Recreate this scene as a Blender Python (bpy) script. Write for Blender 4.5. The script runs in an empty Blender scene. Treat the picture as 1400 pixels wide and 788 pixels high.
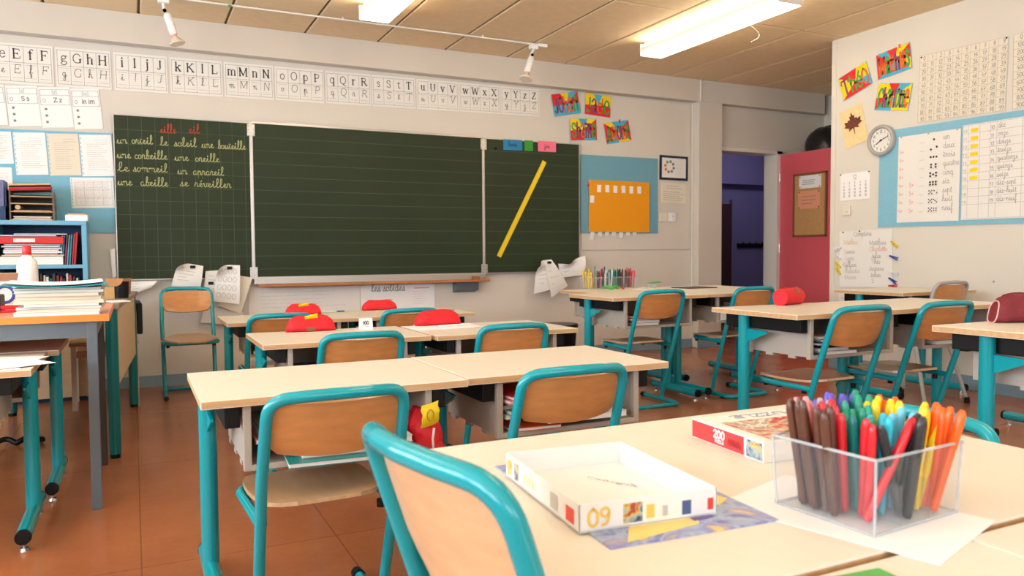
import bpy, bmesh, math, random
from mathutils import Vector, Matrix
R = math.radians
PI = math.pi
rnd = random.Random(7)
sc = bpy.context.scene
COL = sc.collection

# ------------------------------------------------------------------ camera, world, light, exposure
F_PX, YAW, PITCH, ROLL, CAMH = 1055.17, .4562, .0449, -.0068, .96
_f = Vector((math.sin(YAW) * math.cos(PITCH), math.cos(YAW) * math.cos(PITCH), -math.sin(PITCH)))
_r0 = Vector((math.cos(YAW), -math.sin(YAW), 0))
_u0 = _r0.cross(_f)
_r = _r0 * math.cos(ROLL) + _u0 * math.sin(ROLL)
_u = -_r0 * math.sin(ROLL) + _u0 * math.cos(ROLL)
CAM = Vector((0, 0, CAMH))
cam_d = bpy.data.cameras.new('camera')
cam_d.sensor_width = 36
cam_d.lens = F_PX / 1400 * 36
cam_d.clip_start = .02
cam_d.dof.use_dof = True
cam_d.dof.focus_distance = 2.7
cam_d.dof.aperture_fstop = 6.3
cam = bpy.data.objects.new('camera', cam_d)
cam.matrix_world = Matrix(((_r.x, _u.x, -_f.x, 0), (_r.y, _u.y, -_f.y, 0), (_r.z, _u.z, -_f.z, CAMH), (0, 0, 0, 1)))
COL.objects.link(cam)
sc.camera = cam

w = bpy.data.worlds.new('daylight')
sc.world = w
w.use_nodes = True
bg = w.node_tree.nodes['Background']
bg.inputs[0].default_value = (.80, .90, 1.0, 1)
bg.inputs[1].default_value = 1.6

WIN_Y = [-1.6, .2, 2.0, 3.8]           # window centres on the left wall
WIN_X, WIN_Z0, WIN_Z1, WIN_W = -2.6, .95, 2.4, 1.5
for i, wy in enumerate(WIN_Y):
    ld = bpy.data.lights.new('window_daylight', 'AREA')
    ld.shape = 'RECTANGLE'
    ld.size, ld.size_y = WIN_W, WIN_Z1 - WIN_Z0
    ld.energy = 118
    ld.color = (.87, .94, 1.0)
    lo = bpy.data.objects.new('window_daylight', ld)
    lo.location = (WIN_X - .22, wy, (WIN_Z0 + WIN_Z1) / 2)
    lo.rotation_euler = (0, R(-122), 0)  # tilted up to brighten the ceiling, standing in for light off the ground
    COL.objects.link(lo)
WINB_X = [.2, 2.4]                      # windows of the rear wall, behind the viewer
for wx in WINB_X:
    ld = bpy.data.lights.new('window_daylight', 'AREA')
    ld.shape = 'RECTANGLE'
    ld.size, ld.size_y = WIN_W, WIN_Z1 - WIN_Z0
    ld.energy = 60
    ld.color = (.88, .95, 1.0)
    lo = bpy.data.objects.new('window_daylight', ld)
    lo.location = (wx, -2.6 - .22, (WIN_Z0 + WIN_Z1) / 2)
    lo.rotation_euler = (R(122), 0, 0)  # aimed upward as well, to lift the ceiling
    COL.objects.link(lo)

vs = sc.view_settings
vs.view_transform = 'Standard'
vs.look = 'None'
vs.gamma = 1
vs.use_curve_mapping = False
sc.cycles.transparent_max_bounces = 24
vs.exposure = -0.27
LAMP_E = 7.0

# ------------------------------------------------------------------ points on the place's planes
def ray(u, v): return (u - 700) / F_PX * _r - (v - 394) / F_PX * _u + _f
def onZ(u, v, z): d = ray(u, v); return CAM + d * ((z - CAMH) / d.z)
def onY(u, v, y): d = ray(u, v); return CAM + d * (y / d.y)
def onX(u, v, x): d = ray(u, v); return CAM + d * (x / d.x)

YF, XR, ZC = 6.2, 5.146, 2.665          # front wall, right wall, ceiling

# ------------------------------------------------------------------ materials
MATS = {}
def srgb(r, g, b):
    f = lambda c: (c / 255 / 12.92) if c / 255 <= .04045 else ((c / 255 + .055) / 1.055) ** 2.4
    return (f(r), f(g), f(b), 1)

def mat(name, rgb, rough=.5, metal=0, spec=.5, coat=0, emit=None, es=0, noise=None, bump=None, alpha=1):
    """noise=(scale xyz, strength, detail): brightness variation; bump=(scale, strength)"""
    if name in MATS: return MATS[name]
    m = bpy.data.materials.new(name)
    m.use_nodes = True
    nt = m.node_tree
    b = nt.nodes['Principled BSDF']
    c = srgb(*rgb)
    b.inputs['Base Color'].default_value = c
    b.inputs['Roughness'].default_value = rough
    b.inputs['Metallic'].default_value = metal
    b.inputs['Specular IOR Level'].default_value = spec
    b.inputs['Coat Weight'].default_value = coat
    if emit:
        b.inputs['Emission Color'].default_value = srgb(*emit)
        b.inputs['Emission Strength'].default_value = es
    if noise or bump:
        tc = nt.nodes.new('ShaderNodeTexCoord')
    if noise:
        sx, st, det = noise
        if not isinstance(sx, tuple): sx = (sx, sx, sx)
        mp = nt.nodes.new('ShaderNodeMapping'); mp.inputs['Scale'].default_value = sx
        nz = nt.nodes.new('ShaderNodeTexNoise'); nz.inputs['Scale'].default_value = 1; nz.inputs['Detail'].default_value = det
        rp = nt.nodes.new('ShaderNodeMapRange')
        rp.inputs['From Min'].default_value = .3; rp.inputs['From Max'].default_value = .7
        rp.inputs['To Min'].default_value = 1 - st; rp.inputs['To Max'].default_value = 1 + st
        mx = nt.nodes.new('ShaderNodeVectorMath'); mx.operation = 'SCALE'
        mx.inputs[0].default_value = c[:3]
        nt.links.new(tc.outputs['Object'], mp.inputs['Vector']); nt.links.new(mp.outputs[0], nz.inputs['Vector'])
        nt.links.new(nz.outputs['Fac'], rp.inputs['Value']); nt.links.new(rp.outputs[0], mx.inputs['Scale'])
        nt.links.new(mx.outputs[0], b.inputs['Base Color'])
    if bump:
        bs, bst = bump
        n2 = nt.nodes.new('ShaderNodeTexNoise'); n2.inputs['Scale'].default_value = bs; n2.inputs['Detail'].default_value = 4
        bp = nt.nodes.new('ShaderNodeBump'); bp.inputs['Strength'].default_value = bst; bp.inputs['Distance'].default_value = .004
        nt.links.new(tc.outputs['Object'], n2.inputs['Vector']); nt.links.new(n2.outputs['Fac'], bp.inputs['Height'])
        nt.links.new(bp.outputs[0], b.inputs['Normal'])
    MATS[name] = m
    return m

def clear_mat(name, tint=(240, 244, 246), solid=.12):
    """thin clear plastic or window glass: mostly see-through with a gloss"""
    if name in MATS: return MATS[name]
    m = bpy.data.materials.new(name); m.use_nodes = True
    nt = m.node_tree; nt.nodes.clear()
    o = nt.nodes.new('ShaderNodeOutputMaterial')
    tr = nt.nodes.new('ShaderNodeBsdfTransparent'); tr.inputs[0].default_value = srgb(*tint)
    gl = nt.nodes.new('ShaderNodeBsdfPrincipled'); gl.inputs['Base Color'].default_value = srgb(*tint); gl.inputs['Roughness'].default_value = .05
    mx = nt.nodes.new('ShaderNodeMixShader'); mx.inputs[0].default_value = solid
    nt.links.new(tr.outputs[0], mx.inputs[1]); nt.links.new(gl.outputs[0], mx.inputs[2]); nt.links.new(mx.outputs[0], o.inputs[0])
    MATS[name] = m
    return m

M = {}
M['wall'] = mat('wall_paint', (218, 212, 202), .75, noise=(1.6, .025, 3), bump=(60, .08))
M['beam'] = mat('beam_paint', (214, 207, 196), .75, noise=(1.2, .03, 3), bump=(40, .08))
M['wall_r'] = mat('right_wall_paint', (223, 218, 207), .75, noise=(1.6, .02, 3), bump=(60, .08))
M['purple'] = mat('purple_corridor_paint', (128, 119, 158), .7, noise=(1, .04, 3))
M['ceil'] = mat('ceiling_panel_fibre', (244, 220, 180), .85, noise=(14, .04, 6), bump=(120, .15))
M['ceil_joint'] = mat('ceiling_joint', (116, 100, 80), .9)
M['floor'] = None
M['teal'] = mat('teal_paint', (0, 152, 166), .22, spec=.6, noise=(5, .05, 2))
M['teal_d'] = mat('dark_teal_paint', (0, 112, 112), .3, spec=.5, noise=(5, .06, 2))
M['top'] = mat('cream_laminate', (229, 221, 206), .42, noise=(40, .015, 5))
M['edge'] = mat('beech_edge', (205, 165, 118), .5, noise=((6, 60, 60), .1, 3))
M['ply'] = mat('chair_plywood', (198, 136, 80), .38, noise=((14, 3, 55), .10, 4), coat=.2)
M['ply2'] = mat('chair_plywood_pale', (218, 174, 132), .38, noise=((14, 3, 55), .08, 4), coat=.2)
M['seatply'] = mat('seat_plywood', (190, 154, 116), .3, noise=((40, 6, 6), .10, 4), coat=.25)
M['black'] = mat('black_plastic', (10, 10, 11), .5, spec=.3)
M['greyp'] = mat('grey_plastic', (176, 168, 158), .5)
M['alu'] = mat('aluminium', (198, 194, 188), .35, .8)
M['steel'] = mat('grey_steel_paint', (96, 108, 118), .4)
M['brownst'] = mat('brown_steel_paint', (58, 46, 40), .45)
M['chrome'] = mat('zinc', (190, 190, 190), .25, 1)
M['board'] = mat('green_chalkboard', (44, 56, 37), .55, noise=((1.3, 1.3, 1.3), .12, 5), spec=.25)
M['chalk_line'] = mat('ruled_line', (74, 88, 62), .7)
M['chalk_y'] = mat('yellow_chalk', (196, 198, 138), .9)
M['chalk_r'] = mat('red_chalk', (200, 70, 52), .9)
M['paper'] = mat('white_paper', (236, 234, 228), .75, noise=(3, .015, 2))
M['paper_w'] = mat('bright_paper', (245, 245, 245), .7)
M['paper_c'] = mat('cream_paper', (232, 224, 206), .75)
M['ink'] = mat('black_ink', (40, 38, 38), .8)
M['ink2'] = mat('grey_ink', (128, 126, 124), .8)
M['ink3'] = mat('pale_grey_ink', (178, 176, 172), .8)
M['blueb'] = mat('blue_pinboard_cloth', (128, 190, 218), .85, noise=(60, .03, 3))
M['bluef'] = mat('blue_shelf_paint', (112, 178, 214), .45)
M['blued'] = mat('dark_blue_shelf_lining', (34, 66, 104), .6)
M['orange'] = mat('orange_card', (240, 158, 8), .7)
M['yellow'] = mat('yellow', (240, 208, 20), .5)
M['red'] = mat('red', (214, 28, 34), .5)
M['redc'] = mat('red_canvas', (220, 22, 38), .6, noise=(18, .08, 3), bump=(90, .3))
M['redd'] = mat('dark_red_canvas', (196, 16, 32), .6, noise=(18, .08, 3), bump=(90, .3))
M['burg'] = mat('burgundy_canvas', (120, 28, 42), .65, noise=(40, .14, 3), bump=(120, .35))
M['pinkdoor'] = mat('pink_door_paint', (218, 96, 108), .42, noise=(1.5, .03, 2))
M['cork'] = mat('cork', (196, 152, 100), .9, noise=(70, .12, 5), bump=(120, .3))
M['corkf'] = mat('cork_frame_wood', (140, 88, 50), .5)
M['salmon'] = mat('salmon_paper', (232, 160, 128), .75)
M['cyan'] = mat('cyan_paint', (70, 178, 210), .7)
M['green'] = mat('green_paint', (70, 172, 58), .7)
M['orangep'] = mat('orange_paint', (232, 112, 34), .7)
M['purplep'] = mat('purple_paint', (128, 72, 118), .7)
M['redp'] = mat('red_paint', (222, 34, 34), .7)
M['yellowp'] = mat('yellow_paint', (250, 214, 10), .7)
M['lampw'] = mat('lamp_white', (232, 228, 220), .5)
M['tube'] = mat('fluorescent_glow', (255, 250, 240), .5, emit=(255, 245, 228), es=LAMP_E * 1.3)
M['tube_up'] = mat('fluorescent_tube', (255, 250, 240), .5, emit=(255, 236, 200), es=LAMP_E * 5)
M['base'] = mat('blue_grey_skirting', (132, 160, 176), .5)
M['clockg'] = mat('clock_grey', (172, 170, 166), .35)
M['leaf'] = mat('dry_leaf', (110, 54, 30), .7, noise=(60, .3, 4))
M['leafp'] = mat('painted_orange_paper', (246, 214, 160), .75, noise=(30, .08, 4))
M['bag'] = mat('black_bag', (26, 26, 30), .3, bump=(25, .5))
M['whitep'] = mat('white_plastic', (240, 240, 240), .35)
M['redcap'] = mat('red_cap', (226, 40, 44), .35)
M['orangeedge'] = mat('orange_table_edge', (244, 140, 52), .4)
M['orangetop'] = mat('pinkish_table_top', (230, 150, 120), .3, noise=(9, .05, 3))
M['panelw'] = mat('pale_wood_panel', (214, 186, 148), .5, noise=((8, 8, 40), .05, 3))
M['brownc'] = mat('brown_card', (150, 98, 60), .7)
M['gloss'] = clear_mat('window_glass', (250, 252, 255), .08)
M['acryl'] = clear_mat('clear_acrylic', (250, 251, 252), .038)
M['acryl_e'] = clear_mat('clear_acrylic_edge', (232, 236, 240), .4)

def floor_mat():
    m = bpy.data.materials.new('terracotta_linoleum'); m.use_nodes = True
    nt = m.node_tree; b = nt.nodes['Principled BSDF']; L = nt.links.new
    tc = nt.nodes.new('ShaderNodeTexCoord')
    n1 = nt.nodes.new('ShaderNodeTexNoise'); n1.inputs['Scale'].default_value = 2.2; n1.inputs['Detail'].default_value = 6
    n2 = nt.nodes.new('ShaderNodeTexNoise'); n2.inputs['Scale'].default_value = 34; n2.inputs['Detail'].default_value = 5
    add = nt.nodes.new('ShaderNodeMath'); add.operation = 'MULTIPLY_ADD'; add.inputs[1].default_value = .28
    cr = nt.nodes.new('ShaderNodeValToRGB')
    cr.color_ramp.elements[0].position = .46; cr.color_ramp.elements[0].color = srgb(162, 97, 60)
    cr.color_ramp.elements[1].position = .84; cr.color_ramp.elements[1].color = srgb(180, 111, 69)
    br = nt.nodes.new('ShaderNodeTexBrick')
    br.offset = 0; br.inputs['Scale'].default_value = 1
    br.inputs['Color1'].default_value = (1, 1, 1, 1); br.inputs['Color2'].default_value = (.95, .95, .95, 1); br.inputs['Mortar'].default_value = (.62, .62, .62, 1)
    br.inputs['Mortar Size'].default_value = .0025; br.inputs['Brick Width'].default_value = .6; br.inputs['Row Height'].default_value = 1.3
    mx = nt.nodes.new('ShaderNodeMix'); mx.data_type = 'RGBA'; mx.blend_type = 'MULTIPLY'; mx.inputs[0].default_value = 1
    L(tc.outputs['Object'], n1.inputs['Vector']); L(tc.outputs['Object'], n2.inputs['Vector']); L(tc.outputs['Object'], br.inputs['Vector'])
    L(n2.outputs['Fac'], add.inputs[0]); L(n1.outputs['Fac'], add.inputs[2]); L(add.outputs[0], cr.inputs[0])
    L(cr.outputs[0], mx.inputs[6]); L(br.outputs['Color'], mx.inputs[7]); L(mx.outputs[2], b.inputs['Base Color'])
    mr = nt.nodes.new('ShaderNodeMapRange'); mr.inputs['To Min'].default_value = .20; mr.inputs['To Max'].default_value = .29
    L(n1.outputs['Fac'], mr.inputs['Value']); L(mr.outputs[0], b.inputs['Roughness'])
    b.inputs['Specular IOR Level'].default_value = .45
    return m
M['floor'] = floor_mat()

# ------------------------------------------------------------------ mesh helpers
class MB:
    def __init__(s): s.v = []; s.f = []; s.mi = []; s.cur = 0
    def add(s, vs, fs):
        o = len(s.v); s.v += [tuple(v) for v in vs]
        for f in fs: s.f.append([i + o for i in f]); s.mi.append(s.cur)
        return s
    def box(s, a, b, mtx=None):
        (x0, y0, z0), (x1, y1, z1) = a, b
        vs = [Vector(p) for p in ((x0, y0, z0), (x1, y0, z0), (x1, y1, z0), (x0, y1, z0), (x0, y0, z1), (x1, y0, z1), (x1, y1, z1), (x0, y1, z1))]
        if mtx: vs = [mtx @ v for v in vs]
        return s.add(vs, [(0, 3, 2, 1), (4, 5, 6, 7), (0, 1, 5, 4), (1, 2, 6, 5), (2, 3, 7, 6), (3, 0, 4, 7)])
    def tube(s, pts, r, n=10, caps=True, closed=False):
        pts = [Vector(p) for p in pts]; k = len(pts); rings = []
        rad = r if isinstance(r, (list, tuple)) else [r] * k
        t0 = (pts[1] - pts[0]).normalized()
        ref = Vector((0, 0, 1)) if abs(t0.z) < .9 else Vector((1, 0, 0))
        nrm = (ref - t0 * ref.dot(t0)).normalized()
        for i, p in enumerate(pts):
            if closed: t = (pts[(i + 1) % k] - pts[i - 1]).normalized()
            else: t = (pts[min(i + 1, k - 1)] - pts[max(i - 1, 0)]).normalized()
            nrm = (nrm - t * nrm.dot(t)).normalized(); bi = t.cross(nrm)
            rings.append([p + (nrm * math.cos(2 * PI * j / n) + bi * math.sin(2 * PI * j / n)) * rad[i] for j in range(n)])
        vs = [v for rg in rings for v in rg]; fs = []
        for i in range(k if closed else k - 1):
            a = i * n; b = ((i + 1) % k) * n
            for j in range(n): fs.append((a + j, a + (j + 1) % n, b + (j + 1) % n, b + j))
        if caps and not closed: fs.append(tuple(range(n - 1, -1, -1))); fs.append(tuple((k - 1) * n + j for j in range(n)))
        return s.add(vs, fs)
    def cyl(s, a, b, r, r2=None, n=14): return s.tube([a, b], [r, r if r2 is None else r2], n)
    def lathe(s, prof, n=20, mtx=None):
        """prof: (radius, z) list revolved round local z"""
        vs = []; fs = []
        for r, z in prof:
            for j in range(n):
                v = Vector((r * math.cos(2 * PI * j / n), r * math.sin(2 * PI * j / n), z)); vs.append(mtx @ v if mtx else v)
        for i in range(len(prof) - 1):
            for j in range(n): fs.append((i * n + j, i * n + (j + 1) % n, (i + 1) * n + (j + 1) % n, (i + 1) * n + j))
        fs.append(tuple(range(n - 1, -1, -1))); fs.append(tuple((len(prof) - 1) * n + j for j in range(n)))
        return s.add(vs, fs)
    def prism(s, out, z0, z1, mtx=None):
        """2D outline (counter-clockwise) from z0 to z1"""
        n = len(out); vs = [Vector((x, y, z0)) for x, y in out] + [Vector((x, y, z1)) for x, y in out]
        if mtx: vs = [mtx @ v for v in vs]
        return s.add(vs, [tuple(range(n - 1, -1, -1)), tuple(range(n, 2 * n))] + [(i, (i + 1) % n, n + (i + 1) % n, n + i) for i in range(n)])
    def sheet(s, grid, th=.001):
        """grid[i][j] of points -> thin curved sheet with thickness"""
        ni, nj = len(grid), len(grid[0]); top = []; bot = []
        for i in range(ni):
            for j in range(nj):
                a = Vector(grid[min(i + 1, ni - 1)][j]) - Vector(grid[max(i - 1, 0)][j]); b = Vector(grid[i][min(j + 1, nj - 1)]) - Vector(grid[i][max(j - 1, 0)])
                nn = a.cross(b); nn = nn.normalized() if nn.length > 1e-9 else Vector((0, 0, 1))
                p = Vector(grid[i][j]); top.append(p + nn * th / 2); bot.append(p - nn * th / 2)
        N = ni * nj; fs = []; I = lambda i, j: i * nj + j
        for i in range(ni - 1):
            for j in range(nj - 1):
                fs.append((I(i, j), I(i + 1, j), I(i + 1, j + 1), I(i, j + 1))); fs.append((N + I(i, j), N + I(i, j + 1), N + I(i + 1, j + 1), N + I(i + 1, j)))
        for i in range(ni - 1):
            fs.append((I(i, 0), N + I(i, 0), N + I(i + 1, 0), I(i + 1, 0))); fs.append((I(i, nj - 1), I(i + 1, nj - 1), N + I(i + 1, nj - 1), N + I(i, nj - 1)))
        for j in range(nj - 1):
            fs.append((I(0, j), I(0, j + 1), N + I(0, j + 1), N + I(0, j))); fs.append((I(ni - 1, j), N + I(ni - 1, j), N + I(ni - 1, j + 1), I(ni - 1, j + 1)))
        return s.add(top + bot, fs)
    def quad(s, a, b, c, d): return s.add([a, b, c, d], [(0, 1, 2, 3)])
    def ribbon(s, pts, wd, z=0, cap=True):
        """flat stroke in the local xy plane"""
        P = [Vector((p[0], p[1])) for p in pts]
        P = [p for i, p in enumerate(P) if i == 0 or (p - P[i - 1]).length > 1e-6]
        k = len(P)
        if k < 2: return s
        vs = []
        for i in range(k):
            t = (P[min(i + 1, k - 1)] - P[max(i - 1, 0)])
            t = t.normalized() if t.length > 1e-9 else Vector((1, 0))
            n = Vector((-t.y, t.x)) * wd / 2
            e = t * (wd / 2 if i == k - 1 else (-wd / 2 if i == 0 else 0)) * (1 if cap else 0)
            vs += [(P[i].x + n.x + e.x, P[i].y + n.y + e.y, z), (P[i].x - n.x + e.x, P[i].y - n.y + e.y, z)]
        return s.add(vs, [(2 * i, 2 * i + 1, 2 * i + 3, 2 * i + 2) for i in range(k - 1)])
    def mesh(s, name, mats, smooth=False):
        me = bpy.data.meshes.new(name); me.from_pydata(s.v, [], s.f)
        for m in (mats if isinstance(mats, (list, tuple)) else [mats]): me.materials.append(m)
        me.polygons.foreach_set('material_index', s.mi)
        if smooth: me.polygons.foreach_set('use_smooth', [True] * len(s.f))
        me.update(); return me
    def build(s, name, mats, parent=None, smooth=False, bevel=0, seg=2, loc=None, rot=None, recalc=True):
        me = s.mesh(name, mats, smooth)
        if recalc:
            bm = bmesh.new(); bm.from_mesh(me); bmesh.ops.recalc_face_normals(bm, faces=bm.faces)
            if bevel: bmesh.ops.bevel(bm, geom=list(bm.edges), offset=bevel, segments=seg, profile=.6, affect='EDGES', clamp_overlap=True)
            bm.to_mesh(me); bm.free()
        if smooth: me.set_sharp_from_angle(angle=R(38))
        o = bpy.data.objects.new(name, me); COL.objects.link(o)
        if parent: o.parent = parent
        if loc: o.location = loc
        if rot: o.rotation_euler = rot
        return o

def tag(o, label=None, cat=None, group=None, kind=None):
    if label: o['label'] = label
    if cat: o['category'] = cat
    if group: o['group'] = group
    if kind: o['kind'] = kind
    return o
def thing(name, label, cat, loc=(0, 0, 0), rz=0, group=None):
    o = bpy.data.objects.new(name, None); o.empty_display_size = .05; COL.objects.link(o)
    o.location = loc; o.rotation_euler = (0, 0, rz)
    return tag(o, label, cat, group)
def dup(root, loc, rz, label, group=None, rot=None):
    def cp(o, par):
        c = o.copy(); COL.objects.link(c); c.parent = par
        for ch in o.children: cp(ch, c)
        return c
    r = cp(root, None); r.location = loc; r.rotation_euler = rot or (0, 0, rz); r['label'] = label
    if group: r['group'] = group
    return r
def struct(name, mb, m, **k): return tag(mb.build(name, m, **k), kind='structure')

def arc(cx, cy, r, a0, a1, n=5): return [(cx + r * math.cos(R(a0 + (a1 - a0) * i / n)), cy + r * math.sin(R(a0 + (a1 - a0) * i / n))) for i in range(n + 1)]
def rrect(w, h, r, n=4, cx=0, cy=0):
    x, y = w / 2 - r, h / 2 - r
    return [(cx + a, cy + b) for a, b in arc(x, y, r, 0, 90, n) + arc(-x, y, r, 90, 180, n) + arc(-x, -y, r, 180, 270, n) + arc(x, -y, r, 270, 360, n)]
def fillet(pts, r, n=5):
    """3D polyline with rounded corners"""
    P = [Vector(p) for p in pts]; out = [P[0]]
    for i in range(1, len(P) - 1):
        a = (P[i - 1] - P[i]).normalized(); b = (P[i + 1] - P[i]).normalized()
        ang = a.angle(b); d = min(r / math.tan(ang / 2), (P[i - 1] - P[i]).length * .49, (P[i + 1] - P[i]).length * .49)
        p0 = P[i] + a * d; p1 = P[i] + b * d
        for k in range(n + 1):
            t = k / n; out.append(p0 * (1 - t) ** 2 + P[i] * 2 * t * (1 - t) + p1 * t * t)
    out.append(P[-1]); return out
def catmull(P, sub=4):
    if len(P) < 3: return P
    out = []
    Q = [P[0]] + list(P) + [P[-1]]
    for i in range(1, len(Q) - 2):
        p0, p1, p2, p3 = Q[i - 1], Q[i], Q[i + 1], Q[i + 2]
        for k in range(sub):
            t = k / sub
            out.append(tuple(.5 * (2 * p1[a] + (p2[a] - p0[a]) * t + (2 * p0[a] - 5 * p1[a] + 4 * p2[a] - p3[a]) * t * t + (3 * p1[a] - p0[a] - 3 * p2[a] + p3[a]) * t ** 3) for a in (0, 1)))
    out.append(tuple(P[-1])); return out

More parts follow.
